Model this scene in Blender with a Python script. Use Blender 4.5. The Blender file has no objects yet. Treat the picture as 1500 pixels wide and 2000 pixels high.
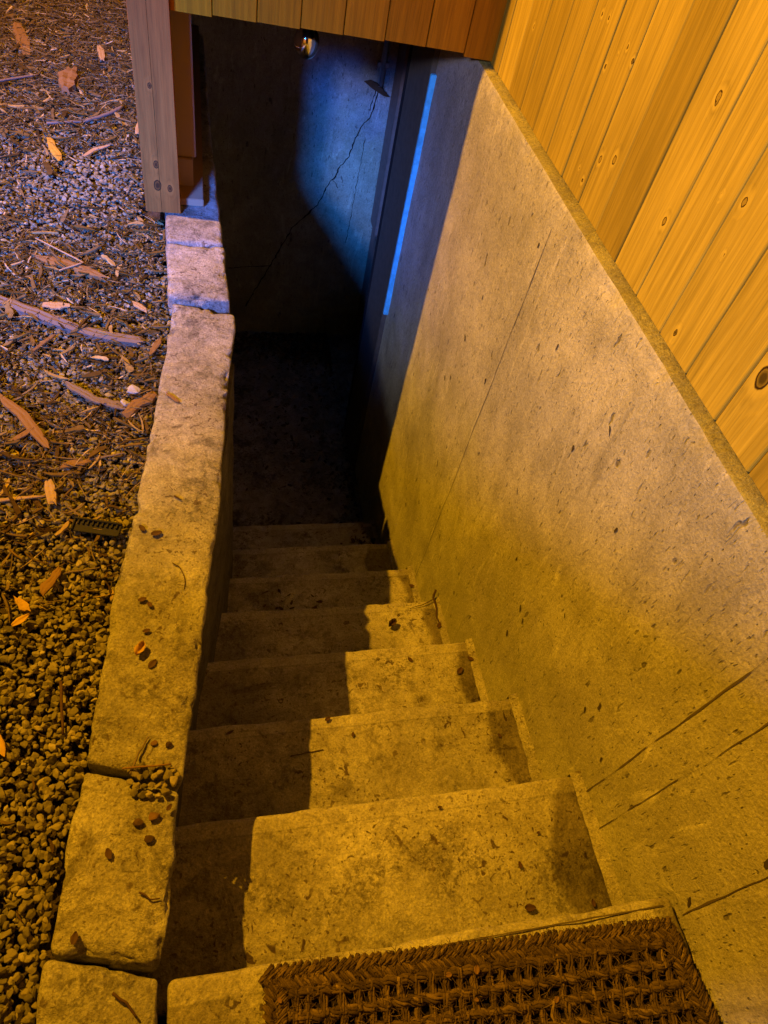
import bpy, bmesh, math, random
import numpy as np
from mathutils import Vector, Matrix, noise

random.seed(7)
rng = np.random.default_rng(11)
C = bpy.context.scene.collection
scene = bpy.context.scene

# ------------------------------------------------------------------ camera
def build_camera():
    rx, ry, rz = -0.876538791, -0.264971649, -0.375594021
    cx, sx = math.cos(rx), math.sin(rx); cy, sy = math.cos(ry), math.sin(ry); cz, sz = math.cos(rz), math.sin(rz)
    Rz = np.array([[cz, -sz, 0], [sz, cz, 0], [0, 0, 1]])
    Rx = np.array([[1, 0, 0], [0, cx, -sx], [0, sx, cx]])
    Ry = np.array([[cy, 0, sy], [0, 1, 0], [-sy, 0, cy]])
    R = Rz @ Rx @ Ry
    r, f, u = R[:, 0], R[:, 1], R[:, 2]
    cam = bpy.data.cameras.new('camera')
    cam.sensor_fit = 'VERTICAL'; cam.sensor_height = 36.0; cam.sensor_width = 27.0
    cam.lens = 1380.99 / 2000 * 36.0
    cam.clip_start = 0.02; cam.clip_end = 300
    o = bpy.data.objects.new('camera', cam); C.objects.link(o)
    m = Matrix(((r[0], u[0], -f[0], -0.75831), (r[1], u[1], -f[1], -0.12828), (r[2], u[2], -f[2], 1.26544), (0, 0, 0, 1)))
    o.matrix_world = m
    scene.camera = o
build_camera()

# ------------------------------------------------------------------ night sky, lamps, exposure
w = bpy.data.worlds.new('World'); scene.world = w; w.use_nodes = True
nt = w.node_tree
sky = nt.nodes.new('ShaderNodeTexSky'); sky.sky_type = 'NISHITA'; sky.sun_disc = False
sky.sun_elevation = math.radians(-6); sky.sun_rotation = math.radians(200)
nt.nodes['Background'].inputs[1].default_value = 0.05
nt.links.new(sky.outputs[0], nt.nodes['Background'].inputs[0])

def lamp(name, kind, loc, energy, color, radius, aim=None, cone=None, blend=1.0):
    l = bpy.data.lights.new(name, kind); l.energy = energy; l.color = color
    l.shadow_soft_size = radius
    o = bpy.data.objects.new(name, l); C.objects.link(o); o.location = loc
    if aim is not None:
        d = Vector(aim) - Vector(loc)
        o.rotation_euler = d.to_track_quat('-Z', 'Y').to_euler()
        l.spot_size = math.radians(cone); l.spot_blend = blend
    return o
# sodium porch lamp, left of the enclosure, and a twin-headed LED flood (one deep blue, one cool white) behind and to the left of the viewer
lamp('amber_porch_lamp', 'POINT', (-2.42, 2.15, 3.0), 1250, (1.0, 0.44, 0.010), 0.02)
lamp('cold_flood_lamp', 'SPOT', (-3.03, -2.75, 2.60), 9400, (0.012, 0.165, 1.0), 0.55, (-0.84, 3.0, -0.46), 20, 1.0)
lamp('cool_white_flood_lamp', 'SPOT', (-3.03, -2.75, 2.60), 470, (0.96, 0.86, 1.0), 0.16, (0.15, 1.35, 0.1), 48, 1.0)

scene.view_settings.view_transform = 'Standard'
scene.view_settings.look = 'None'
scene.view_settings.exposure = 0.0
scene.view_settings.gamma = 1.0
scene.view_settings.use_curve_mapping = False
scene.cycles.use_denoising = True
scene.cycles.max_bounces = 8
scene.cycles.diffuse_bounces = 5
scene.cycles.sample_clamp_indirect = 4.0

# ------------------------------------------------------------------ helpers
def tag(o, label=None, cat=None, group=None, kind=None):
    if label: o['label'] = label
    if cat: o['category'] = cat
    if group: o['group'] = group
    if kind: o['kind'] = kind
    return o

def mesh_obj(name, verts, faces, mats, parent=None, smooth=False, mi=None):
    me = bpy.data.meshes.new(name)
    if isinstance(verts, np.ndarray) and isinstance(faces, np.ndarray):
        nv, nf, k = len(verts), len(faces), faces.shape[1]
        me.vertices.add(nv); me.vertices.foreach_set('co', verts.astype(np.float32).ravel())
        me.loops.add(nf * k); me.loops.foreach_set('vertex_index', faces.astype(np.int32).ravel())
        me.polygons.add(nf)
        me.polygons.foreach_set('loop_start', np.arange(0, nf * k, k, dtype=np.int32))
        me.polygons.foreach_set('loop_total', np.full(nf, k, dtype=np.int32))
        me.update(calc_edges=True)
    else:
        me.from_pydata([tuple(v) for v in verts], [], [tuple(f) for f in faces]); me.update()
    for m in (mats if isinstance(mats, (list, tuple)) else [mats]): me.materials.append(m)
    if mi is not None: me.polygons.foreach_set('material_index', np.asarray(mi, dtype=np.int32))
    me.polygons.foreach_set('use_smooth', np.full(len(me.polygons), smooth, dtype=bool))
    o = bpy.data.objects.new(name, me); C.objects.link(o)
    if parent is not None: o.parent = parent
    return o

def empty(name, loc=(0, 0, 0)):
    o = bpy.data.objects.new(name, None); C.objects.link(o); o.location = loc; o.empty_display_size = 0.05
    return o

def put(o, root):
    """parent o (built in world coordinates) to root without moving it"""
    o.parent = root
    o.data.transform(Matrix.Translation(-Vector(root.location)))
    return o

class MB:
    """collects shapes into one mesh"""
    def __init__(s): s.v = []; s.f = []; s.m = []
    def add(s, v, f, m=0):
        n = len(s.v); s.v += [tuple(p) for p in v]; s.f += [tuple(i + n for i in q) for q in f]; s.m += [m] * len(f)
    def box(s, x0, x1, y0, y1, z0, z1, m=0):
        v = [(x0, y0, z0), (x1, y0, z0), (x1, y1, z0), (x0, y1, z0), (x0, y0, z1), (x1, y0, z1), (x1, y1, z1), (x0, y1, z1)]
        s.add(v, [(0, 3, 2, 1), (4, 5, 6, 7), (0, 1, 5, 4), (1, 2, 6, 5), (2, 3, 7, 6), (3, 0, 4, 7)], m)
    def tube(s, pts, rads, n=7, m=0, wob=0.0):
        pts = [Vector(p) for p in pts]; rings = []
        for i, p in enumerate(pts):
            d = (pts[min(i + 1, len(pts) - 1)] - pts[max(i - 1, 0)]).normalized()
            a = Vector((0, 0, 1)) if abs(d.z) < .9 else Vector((1, 0, 0))
            e1 = d.cross(a).normalized(); e2 = d.cross(e1)
            r = rads[i] if hasattr(rads, '__len__') else rads
            rings.append([p + (e1 * math.cos(t) + e2 * math.sin(t)) * r * (1 + wob * (random.random() - .5)) for t in [2 * math.pi * k / n for k in range(n)]])
        v = [q for r in rings for q in r]; f = []
        for i in range(len(rings) - 1):
            for k in range(n):
                f.append((i * n + k, i * n + (k + 1) % n, (i + 1) * n + (k + 1) % n, (i + 1) * n + k))
        f.append(tuple(reversed(range(n)))); f.append(tuple(range((len(rings) - 1) * n, len(rings) * n)))
        s.add(v, f, m)
    def build(s, name, mats, parent=None, smooth=False, bevel=0):
        o = mesh_obj(name, s.v, s.f, mats, None, smooth, s.m)
        if bevel:
            bm = bmesh.new(); bm.from_mesh(o.data)
            bmesh.ops.bevel(bm, geom=[e for e in bm.edges if len(e.link_faces) == 2 and e.calc_face_angle(0) > .6], offset=bevel, segments=2, affect='EDGES')
            bm.to_mesh(o.data); bm.free()
        if parent is not None: put(o, parent)
        return o

def fbm(p, f, o=3):
    return noise.fractal(Vector(p) * f, 1.0, 2.0, o)

def spaced(L, r, step):
    """grid stations along a side of length L, denser near the rounded ends"""
    ends = [0, r * .3, r * .65, r * 1.05]
    n = max(2, int((L - 2.1 * r) / step))
    mid = [r * 1.05 + (L - 2.1 * r) * i / n for i in range(n + 1)]
    return ends[:-1] + mid + [L - e for e in ends[:-1]][::-1]

def stone(name, mats, top, depth, r=.012, step=.012, amp=.004, edge_amp=.010, seed=0, flare=0.0, parent=None, left=None, right=None, tilt=(0, 0), edge_freq=11):
    """A cast block. top = four corners (near-left, near-right, far-right, far-left) at height z; left/right are optional
    profile polylines x(y). Rounded arrises, worn and chipped by noise."""
    nl, nr, fr, fl = [Vector(p) for p in top]
    W = ((nr - nl).length + (fr - fl).length) / 2; L = ((fl - nl).length + (fr - nr).length) / 2; D = depth
    us, vs, ws = spaced(W, r, step), spaced(L, r, step), [0, max(r * 1.1, D * .5)] if D < .03 else spaced(D, r, step * 2)
    if D < .03: ws = [0, r * .3, r * .65, r * 1.05, D]
    idx = {}; V = []; F = []
    def vert(i, j, k):
        key = (i, j, k)
        if key in idx: return idx[key]
        q = Vector((us[i], vs[j], ws[k]))                      # ws measured downward
        hi = Vector((W - r, L - r, D - r)); lo = Vector((r, r, r))
        c = Vector([min(max(q[a], lo[a]), hi[a]) for a in range(3)])
        d = q - c
        nrm = Vector((0, 0, 0))
        if d.length > 1e-9:
            nrm = d.normalized(); q = c + nrm * r
        n_axes = sum(1 for a in range(3) if abs(d[a]) > 1e-6)
        s, t = q.x / W, q.y / L
        near = nl.lerp(nr, s); far = fl.lerp(fr, s); P = near.lerp(far, t)
        if left and right:
            y = P.y
            x0 = float(np.interp(y, [a[1] for a in left], [a[0] for a in left])); x1 = float(np.interp(y, [a[1] for a in right], [a[0] for a in right]))
            P.x = x0 + (x1 - x0) * s
        P.z -= q.z; P.x -= flare * q.z * (1 if s > .5 else 0)
        P.z += tilt[0] * (s - .5) + tilt[1] * (t - .5)
        N = Vector((nrm.x, nrm.y, -nrm.z))
        so = Vector((seed * 3.1, seed * 1.7, seed * .9))
        P += N * amp * fbm(P + so, 9, 4)
        raw = (us[i], vs[j], ws[k])
        ds = sorted((min(raw[0], W - raw[0]), min(raw[1], L - raw[1]), raw[2]))
        we = math.exp(-(ds[1] / (r * 1.7)) ** 2)                  # nearness to an arris
        if we > .02:
            e = fbm(P + so * 2, edge_freq, 4); e2 = max(0, fbm(P + so * 3, edge_freq * 2.6, 3) - .12)
            c_ = nl.lerp(fr, .5); inw = Vector((c_.x - P.x if ds[0] == raw[0] or min(raw[0], W - raw[0]) < .03 else 0, 0, 0))
            dirn = Vector((0, 0, -1)) + (Vector((1 if raw[0] < W / 2 else -1, 0, 0)) if min(raw[0], W - raw[0]) < r * 3 else Vector()) + (Vector((0, 1 if raw[1] < L / 2 else -1, 0)) if min(raw[1], L - raw[1]) < r * 3 else Vector())
            P += dirn.normalized() * edge_amp * we * (.25 + .7 * max(-.35, e) + 2.2 * e2)
        idx[key] = len(V); V.append(P); return idx[key]
    def quad(a, b, c_, d_): F.append((a, b, c_, d_))
    nu, nv, nw = len(us), len(vs), len(ws)
    for i in range(nu - 1):
        for j in range(nv - 1): quad(vert(i, j, 0), vert(i + 1, j, 0), vert(i + 1, j + 1, 0), vert(i, j + 1, 0))
    for k in range(nw - 1):
        for i in range(nu - 1):
            quad(vert(i, 0, k + 1), vert(i + 1, 0, k + 1), vert(i + 1, 0, k), vert(i, 0, k))
            quad(vert(i, nv - 1, k), vert(i + 1, nv - 1, k), vert(i + 1, nv - 1, k + 1), vert(i, nv - 1, k + 1))
        for j in range(nv - 1):
            quad(vert(0, j, k), vert(0, j + 1, k), vert(0, j + 1, k + 1), vert(0, j, k + 1))
            quad(vert(nu - 1, j, k + 1), vert(nu - 1, j + 1, k + 1), vert(nu - 1, j + 1, k), vert(nu - 1, j, k))
    o = mesh_obj(name, V, F, mats, None, True)
    if parent is not None: put(o, parent)
    return o

# ------------------------------------------------------------------ materials
class NT:
    """terse node-tree builder"""
    def __init__(s, name):
        s.mat = bpy.data.materials.new(name); s.mat.use_nodes = True
        s.t = s.mat.node_tree; s.b = s.t.nodes['Principled BSDF']
        s.b.inputs['Specular IOR Level'].default_value = .3
        s.pos = s.n('ShaderNodeNewGeometry').outputs['Position']
    def n(s, t, **kw):
        x = s.t.nodes.new(t)
        for k, v in kw.items(): setattr(x, k, v)
        return x
    def link(s, a, b):
        if isinstance(a, (int, float)): b.default_value = a
        elif isinstance(a, (tuple, list)): b.default_value = tuple(a) + ((1,) if len(a) == 3 and len(b.default_value) == 4 else ())
        else: s.t.links.new(a, b)
    def mapping(s, scale=(1, 1, 1), rot=(0, 0, 0), loc=(0, 0, 0), src=None):
        m = s.n('ShaderNodeMapping'); s.link(src or s.pos, m.inputs[0]); m.inputs[1].default_value = loc; m.inputs[2].default_value = rot; m.inputs[3].default_value = scale
        return m.outputs[0]
    def noise(s, scale, detail=6, rough=.55, vec=None, dist=0.0):
        x = s.n('ShaderNodeTexNoise'); s.link(vec or s.pos, x.inputs['Vector']); x.inputs['Scale'].default_value = scale
        x.inputs['Detail'].default_value = detail; x.inputs['Roughness'].default_value = rough; x.inputs['Distortion'].default_value = dist
        return x.outputs[0]
    def voronoi(s, scale, vec=None, feature='F1'):
        x = s.n('ShaderNodeTexVoronoi', feature=feature); s.link(vec or s.pos, x.inputs['Vector']); x.inputs['Scale'].default_value = scale
        return x.outputs['Distance']
    def ramp(s, fac, *stops, interp='LINEAR'):
        x = s.n('ShaderNodeValToRGB'); x.color_ramp.interpolation = interp
        e = x.color_ramp.elements
        while len(e) < len(stops): e.new(.5)
        for i, (p, c) in enumerate(stops):
            e[i].position = p; e[i].color = (c, c, c, 1) if isinstance(c, (int, float)) else tuple(c) + (1,)
        s.link(fac, x.inputs[0]); return x.outputs[0]
    def mix(s, fac, a, b, mode='MIX'):
        x = s.n('ShaderNodeMix', data_type='RGBA', blend_type=mode); s.link(fac, x.inputs[0]); s.link(a, x.inputs[6]); s.link(b, x.inputs[7])
        return x.outputs[2]
    def math(s, op, a, b=0.0, clamp=False):
        x = s.n('ShaderNodeMath', operation=op, use_clamp=clamp); s.link(a, x.inputs[0]); s.link(b, x.inputs[1]); return x.outputs[0]
    def sep(s, v=None):
        x = s.n('ShaderNodeSeparateXYZ'); s.link(v or s.pos, x.inputs[0]); return x.outputs
    def bump(s, h, strength, dist, prev=None):
        x = s.n('ShaderNodeBump'); x.inputs['Strength'].default_value = strength; x.inputs['Distance'].default_value = dist
        s.link(h, x.inputs['Height'])
        if prev is not None: s.link(prev, x.inputs['Normal'])
        return x.outputs[0]
    def out(s, col, rough=.9, normal=None):
        s.link(col, s.b.inputs['Base Color']); s.link(rough, s.b.inputs['Roughness'])
        if normal is not None: s.link(normal, s.b.inputs['Normal'])
        return s.mat

def G(v, t=(1, .97, .92)): return (v * t[0], v * t[1], v * t[2])

def wall_concrete(name, base=.40, dirt=.5, streak=True, seed=0.0):
    k = NT(name); p = k.mapping(loc=(seed, seed * .7, seed * .3))
    big = k.noise(1.7, 5, .6, p); mid = k.noise(9, 8, .68, p); fine = k.noise(190, 3, .7, p); fin2 = k.noise(85, 5, .7, p)
    col = k.mix(k.ramp(big, (.36, 0.), (.62, 1.)), G(base * .72), G(base * 1.12))
    col = k.mix(k.ramp(mid, (.40, .0), (.70, .55 * dirt + .25)), col, G(base * .50, (1, .95, .85)))
    # pale cement smears and scuffs, drawn out along the form boards
    sm = k.noise(22, 7, .7, k.mapping((1, 1, .22), (.42, 0, 0), src=p), 1.0)
    col = k.mix(k.ramp(sm, (.57, 0.), (.72, .65)), col, G(base * 1.5))
    sm2 = k.noise(16, 7, .7, k.mapping((1, 1, .2), (.42, 0, 0), loc=(7, 3, 1), src=p), 1.4)
    col = k.mix(k.ramp(sm2, (.57, 0.), (.70, .55)), col, G(base * .45, (1, .95, .82)))
    # weathered blotches
    bl = k.noise(3.1, 7, .72, k.mapping((1, 1, .6), loc=(3, 2, 1), src=p), .6)
    col = k.mix(k.ramp(bl, (.52, 0.), (.66, .6 * dirt)), col, G(base * .40, (1, .96, .8)))
    # yellow tint growing toward the foot of the wall, broken by noise
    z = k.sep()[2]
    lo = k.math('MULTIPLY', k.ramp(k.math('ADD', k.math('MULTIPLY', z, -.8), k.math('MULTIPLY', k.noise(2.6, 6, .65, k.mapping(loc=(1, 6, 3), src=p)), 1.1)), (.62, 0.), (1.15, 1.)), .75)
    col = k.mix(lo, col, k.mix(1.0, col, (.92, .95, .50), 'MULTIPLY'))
    # air pockets, drawn out along the boards of the form
    pk = k.noise(1, 2, .5, k.mapping((46, 46, 17), (.5, 0, 0), src=p)); pit = k.ramp(pk, (.685, 0.), (.735, .85))
    pk2 = k.noise(1, 1, .5, k.mapping((150, 150, 60), (.45, 0, 0), src=p)); pit2 = k.ramp(pk2, (.69, 0.), (.75, .75))
    pk3 = k.noise(1, 2, .6, k.mapping((90, 90, 22), (.42, 0, 0), loc=(3, 8, 2), src=p)); pit3 = k.ramp(pk3, (.64, 0.), (.72, .5))
    pits = k.math('MAXIMUM', k.math('MAXIMUM', pit, pit2), pit3)
    col = k.mix(k.math('MULTIPLY', pits, .85), col, G(base * .2, (1, .85, .7)))
    col = k.mix(.7, col, k.ramp(fine, (.25, .58), (.72, 1.26)), 'MULTIPLY'); col = k.mix(.55, col, k.ramp(fin2, (.3, .66), (.7, 1.22)), 'MULTIPLY')
    h = k.math('SUBTRACT', k.math('ADD', k.math('MULTIPLY', fine, .6), k.math('MULTIPLY', fin2, 1.0)), k.math('MULTIPLY', pits, 1.2))
    nrm = k.bump(h, .8, .004); nrm = k.bump(mid, .45, .014, nrm)
    return k.out(col, .92, nrm)

def rough_concrete(name, base=.36, tint=(1, .95, .86), dirt=1.0, speck=1.0, seed=0.0, grit=.9, grime=None):
    """flatwork and cast blocks: mottled, gritty, spotted with dirt"""
    k = NT(name); p = k.mapping(loc=(seed, seed * .6, seed * .2))
    big = k.noise(4.2, 6, .62, p); mid = k.noise(17, 9, .72, p, .6); fine = k.noise(230, 3, .7, p); gr = k.noise(80, 6, .7, p)
    col = k.mix(k.ramp(big, (.34, 0.), (.64, 1.)), G(base * .66, tint), G(base * 1.16, tint))
    col = k.mix(k.ramp(mid, (.44, 0.), (.58, .75 * dirt)), col, G(base * .50, (1, .9, .72)))
    bl = k.noise(6.5, 9, .75, k.mapping(loc=(5, 1, 2), src=p), .5)
    col = k.mix(k.ramp(bl, (.545, 0.), (.615, .85 * dirt)), col, G(base * .20, (1, .84, .62)))
    # crusts of black grit, broken up fine
    cr = k.math('MULTIPLY', k.ramp(k.noise(9, 4, .6, k.mapping(loc=(2, 8, 5), src=p)), (.50, 0.), (.62, 1.)), k.ramp(k.noise(62, 7, .8, p), (.47, 0.), (.56, 1.)))
    col = k.mix(k.math('MULTIPLY', cr, .85 * min(1, dirt)), col, (.030, .020, .012))
    s1 = k.ramp(k.noise(52, 2, .5, p, .8), (.635, 0.), (.675, 1.)); s2 = k.ramp(k.noise(125, 2, .5, k.mapping(loc=(2, 2, 2), src=p)), (.625, 0.), (.67, 1.))
    gate = k.ramp(k.noise(7, 3, .5, k.mapping(loc=(9, 4, 7), src=p)), (.36, .25), (.58, 1.))
    sp = k.math('MULTIPLY', k.math('MAXIMUM', s1, k.math('MULTIPLY', s2, .85)), k.math('MULTIPLY', gate, .9 * speck))
    col = k.mix(sp, col, (.050, .022, .010))
    if grime == 'step':
        # dirt packed along the wall end and the unswept left end of the treads
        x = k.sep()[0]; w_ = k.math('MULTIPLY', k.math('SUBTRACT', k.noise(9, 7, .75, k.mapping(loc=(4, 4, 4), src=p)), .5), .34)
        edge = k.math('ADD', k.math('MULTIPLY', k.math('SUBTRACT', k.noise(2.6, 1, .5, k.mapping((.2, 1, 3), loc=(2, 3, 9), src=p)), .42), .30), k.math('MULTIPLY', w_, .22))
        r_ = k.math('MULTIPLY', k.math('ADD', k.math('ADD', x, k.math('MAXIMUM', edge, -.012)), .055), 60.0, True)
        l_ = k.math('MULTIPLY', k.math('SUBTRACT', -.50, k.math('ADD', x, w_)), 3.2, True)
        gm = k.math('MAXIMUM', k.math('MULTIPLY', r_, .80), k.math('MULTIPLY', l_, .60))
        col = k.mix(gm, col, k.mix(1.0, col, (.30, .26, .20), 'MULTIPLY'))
        # the trowelled nosing along each tread is smoother, paler and ends in a hairline
        yy = k.math('FRACT', k.math('ADD', k.math('DIVIDE', k.math('ADD', k.sep()[1], k.math('MULTIPLY', w_, .012)), .26872), 4.0))
        col = k.mix(k.math('MULTIPLY', k.ramp(yy, (.868, 0.), (.885, 1.), (.995, 1.)), .28), col, G(base * 1.12, tint))
        col = k.mix(k.math('MULTIPLY', k.ramp(yy, (.862, 0.), (.870, 1.), (.878, 0.)), .45), col, G(base * .3, tint))
    col = k.mix(.9, col, k.ramp(fine, (.25, .5), (.72, 1.3)), 'MULTIPLY'); col = k.mix(.6, col, k.ramp(gr, (.3, .6), (.7, 1.22)), 'MULTIPLY')
    h = k.math('ADD', k.math('MULTIPLY', fine, .5), k.math('MULTIPLY', gr, 1.0))
    nrm = k.bump(h, grit, .007); nrm = k.bump(mid, .5, .016, nrm)
    return k.out(col, .95, nrm)

def soil_mat():
    k = NT('soil'); a = k.noise(30, 8, .7); b = k.noise(140, 4, .7)
    col = k.mix(k.ramp(a, (.35, 0.), (.65, 1.)), (.018, .013, .009), (.075, .055, .038))
    return k.out(col, 1.0, k.bump(b, 1.0, .01))

def island_mat(name, stops, rough=.85, bscale=160, bdist=.002, spec=.25, grain=None):
    k = NT(name)
    r = k.n('ShaderNodeNewGeometry').outputs['Random Per Island']
    col = k.ramp(r, *stops)
    v = k.noise(70, 4, .6); col = k.mix(.7, col, k.ramp(v, (.3, .6), (.7, 1.25)), 'MULTIPLY')
    k.b.inputs['Specular IOR Level'].default_value = spec
    return k.out(col, rough, k.bump(k.noise(bscale, 3, .6), .6, bdist))

def plank_mat(name, c_lo, c_hi, tone=1.0, axis='z', ring=(.10, .045, .015), weather=0.0):
    """boards: random tone per board, grain along the board, knots from the point attribute knot (0 at a knot's centre)"""
    k = NT(name)
    r = k.n('ShaderNodeNewGeometry').outputs['Random Per Island']
    at = k.n('ShaderNodeAttribute', attribute_name='knot').outputs['Fac']
    offs = k.n('ShaderNodeCombineXYZ'); k.link(k.math('MULTIPLY', r, 37.), offs.inputs[0]); k.link(k.math('MULTIPLY', r, 91.), offs.inputs[2]); k.link(k.math('MULTIPLY', r, 13.), offs.inputs[1])
    add = k.n('ShaderNodeVectorMath', operation='ADD'); k.link(k.pos, add.inputs[0]); k.link(offs.outputs[0], add.inputs[1])
    sc = {'z': (14, 14, .9), 'y': (14, .9, 14)}[axis]
    g1 = k.noise(1, 4, .55, k.mapping(sc, src=add.outputs[0]), .7)
    g2 = k.noise(1, 5, .6, k.mapping(tuple(7 * q if q > 5 else 3.5 * q for q in sc), src=add.outputs[0]))
    kw = k.ramp(at, (0., 1.), (.5, .0))                          # how near a knot
    phase = k.math('ADD', k.math('MULTIPLY', g1, 38.), k.math('MULTIPLY', kw, 11.))
    rings = k.math('MULTIPLY', k.math('ADD', k.math('SINE', phase), 1.), .5)
    tone_n = k.math('ADD', k.math('MULTIPLY', r, .75), k.math('MULTIPLY', k.noise(2.2, 3, .5, k.mapping((1, 1, .5))), .35), True)
    col = k.mix(tone_n, c_lo, c_hi)
    col = k.mix(k.math('MULTIPLY', k.math('POWER', rings, 3.0), .17), col, tuple(q * .52 for q in c_lo))
    col = k.mix(.75, col, k.ramp(g2, (.3, .66), (.7, 1.2)), 'MULTIPLY')
    g3 = k.noise(1, 3, .6, k.mapping(tuple(22 * q if q > 5 else 9 * q for q in sc), src=add.outputs[0]))
    col = k.mix(.6, col, k.ramp(g3, (.32, .62), (.5, 1.0)), 'MULTIPLY')
    bl = k.noise(3.0, 4, .6, k.mapping((1, 1, .6), loc=(4, 1, 7)))
    col = k.mix(k.ramp(bl, (.5, 0.), (.75, .30)), col, tuple(q * .55 for q in c_lo))
    # knots: pale halo, dark ring, brown heart
    col = k.mix(k.ramp(at, (.06, 0.), (.16, .55), (.34, .0)), col, tuple(q * 1.12 for q in c_hi))
    heart = k.mix(k.math('MULTIPLY', k.math('ADD', k.math('SINE', k.math('MULTIPLY', at, 300.)), 1.), .10), tuple(q * 1.15 for q in c_lo), ring)
    col = k.mix(k.ramp(at, (.135, 1.), (.155, 0.)), col, heart)
    dk = k.n('ShaderNodeAttribute', attribute_name='deadknot').outputs['Fac']
    col = k.mix(k.ramp(at, (.105, 0.), (.12, 1.), (.135, 1.), (.155, 0.)), col, tuple(q * .30 for q in ring))
    col = k.mix(k.math('MULTIPLY', dk, k.ramp(at, (.06, .8), (.13, 0.))), col, (.010, .005, .003))
    if weather:
        col = k.mix(weather, col, (.30, .27, .25))
    if tone != 1: col = k.mix(1.0, col, (tone, tone, tone), 'MULTIPLY')
    h = k.math('ADD', k.math('MULTIPLY', rings, .4), g2)
    k.b.inputs['Specular IOR Level'].default_value = .10
    return k.out(col, .6 + .3 * weather, k.bump(h, .4, .002))

def plain(name, col, rough=.7, metal=0.0, bs=90, bd=.001, bst=.4, var=.5, alpha=1):
    k = NT(name); k.b.inputs['Metallic'].default_value = metal
    c = k.mix(var, col, k.ramp(k.noise(35, 5, .6), (.3, .55), (.7, 1.3)), 'MULTIPLY')
    return k.out(c, rough, k.bump(k.noise(bs, 4, .6), bst, bd))

M = {}
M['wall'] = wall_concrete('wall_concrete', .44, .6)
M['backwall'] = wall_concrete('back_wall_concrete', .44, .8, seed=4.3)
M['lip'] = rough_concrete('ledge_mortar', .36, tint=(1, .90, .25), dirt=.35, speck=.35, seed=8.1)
M['block'] = rough_concrete('block_concrete', .38, dirt=.68, speck=.8, seed=1.3)
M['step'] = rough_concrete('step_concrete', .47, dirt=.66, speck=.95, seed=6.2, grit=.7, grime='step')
M['fillet'] = rough_concrete('fillet_mortar', .38, dirt=.5, speck=.8, seed=2.7)
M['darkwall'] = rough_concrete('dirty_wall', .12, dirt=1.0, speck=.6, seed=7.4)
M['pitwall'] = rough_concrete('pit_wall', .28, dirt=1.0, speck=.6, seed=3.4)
M['pitfloor'] = rough_concrete('pit_floor', .36, dirt=1.0, speck=1.2, seed=5.4)
M['soil'] = soil_mat()
M['pebble'] = island_mat('pebbles', [(0, (.070, .060, .038)), (.3, (.14, .122, .072)), (.55, (.20, .172, .10)), (.8, (.12, .105, .068)), (1, (.30, .26, .17))], .8, 220, .0015, .35)
M['chip'] = island_mat('wood_chips', [(0, (.030, .018, .005)), (.3, (.064, .040, .011)), (.55, (.115, .075, .022)), (.8, (.10, .075, .038)), (.95, (.28, .20, .080)), (1, (.42, .33, .19))], .9, 260, .001, .08)
M['darkbit'] = island_mat('dark_litter', [(0, (.02, .012, .007)), (.6, (.06, .035, .018)), (1, (.14, .08, .04))], .95)
M['plank'] = plank_mat('pine_cladding', (.255, .185, .024), (.47, .355, .055))
M['canopy'] = plank_mat('canopy_cladding', (.31, .110, .0012), (.42, .155, .0025))
M['post'] = plank_mat('post_timber', (.33, .090, .013), (.43, .125, .020), weather=.01)
M['rawwood'] = plank_mat('rough_timber', (.28, .16, .08), (.40, .25, .13), weather=.2)
M['dark'] = plain('dark_gap', (.012, .009, .007), 1)
M['crack'] = plain('crack_shadow', (.010, .008, .006), 1)
M['seam'] = plain('seam_dirt', (.095, .075, .05), 1)
M['gouge'] = plain('gouge_dirt', (.05, .038, .026), 1)
M['oldwood'] = plank_mat('weathered_stick', (.10, .072, .050), (.17, .13, .095), axis='y', weather=.15)
M['shard'] = plank_mat('split_wood', (.15, .088, .036), (.25, .155, .068), axis='y')
M['straw'] = plank_mat('pale_splinter', (.28, .20, .11), (.40, .31, .19), axis='y')
M['leaf'] = plain('yellow_leaf', (.36, .22, .030), .7, bs=60)
M['brownleaf'] = plain('brown_leaf', (.060, .030, .012), .8)
M['plastic'] = plain('black_plastic', (.012, .011, .009), .8, var=.6)
M['coir'] = island_mat('coir_fibre', [(0, (.055, .037, .018)), (.6, (.10, .068, .032)), (.95, (.16, .11, .052)), (1, (.24, .17, .08))], .95, 400, .002, .1)
M['coirdark'] = plain('mat_backing', (.014, .009, .005), 1)
M['bluelitwhite'] = plain('blue_lit_white_paint', (.10, .58, .90), .4, var=.6)  # white trim paint with the blue lamplight mixed into its colour
M['greypaint'] = plain('grey_paint', (.085, .075, .055), .7)
M['mauve'] = plain('mauve_board', (.17, .11, .075), .8)
M['metal'] = plain('galvanised_pipe', (.45, .46, .48), .45, .8)
M['brass'] = plain('brass_socket', (.70, .50, .22), .3, .9, var=.2)
M['stonegrey'] = island_mat('stone_grey', [(0, (.20, .19, .18)), (1, (.34, .32, .30))], .8)
g = bpy.data.materials.new('mirrored_glass'); g.use_nodes = True
gb = g.node_tree.nodes['Principled BSDF']; gb.inputs['Base Color'].default_value = (1, 1, 1, 1); gb.inputs['Roughness'].default_value = .02
gb.inputs['Metallic'].default_value = 1.0; gb.inputs['Roughness'].default_value = .10
M['glass'] = g
M['frost'] = plain('frosted_bulb', (.85, .72, .50), .35, var=.1)

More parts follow.
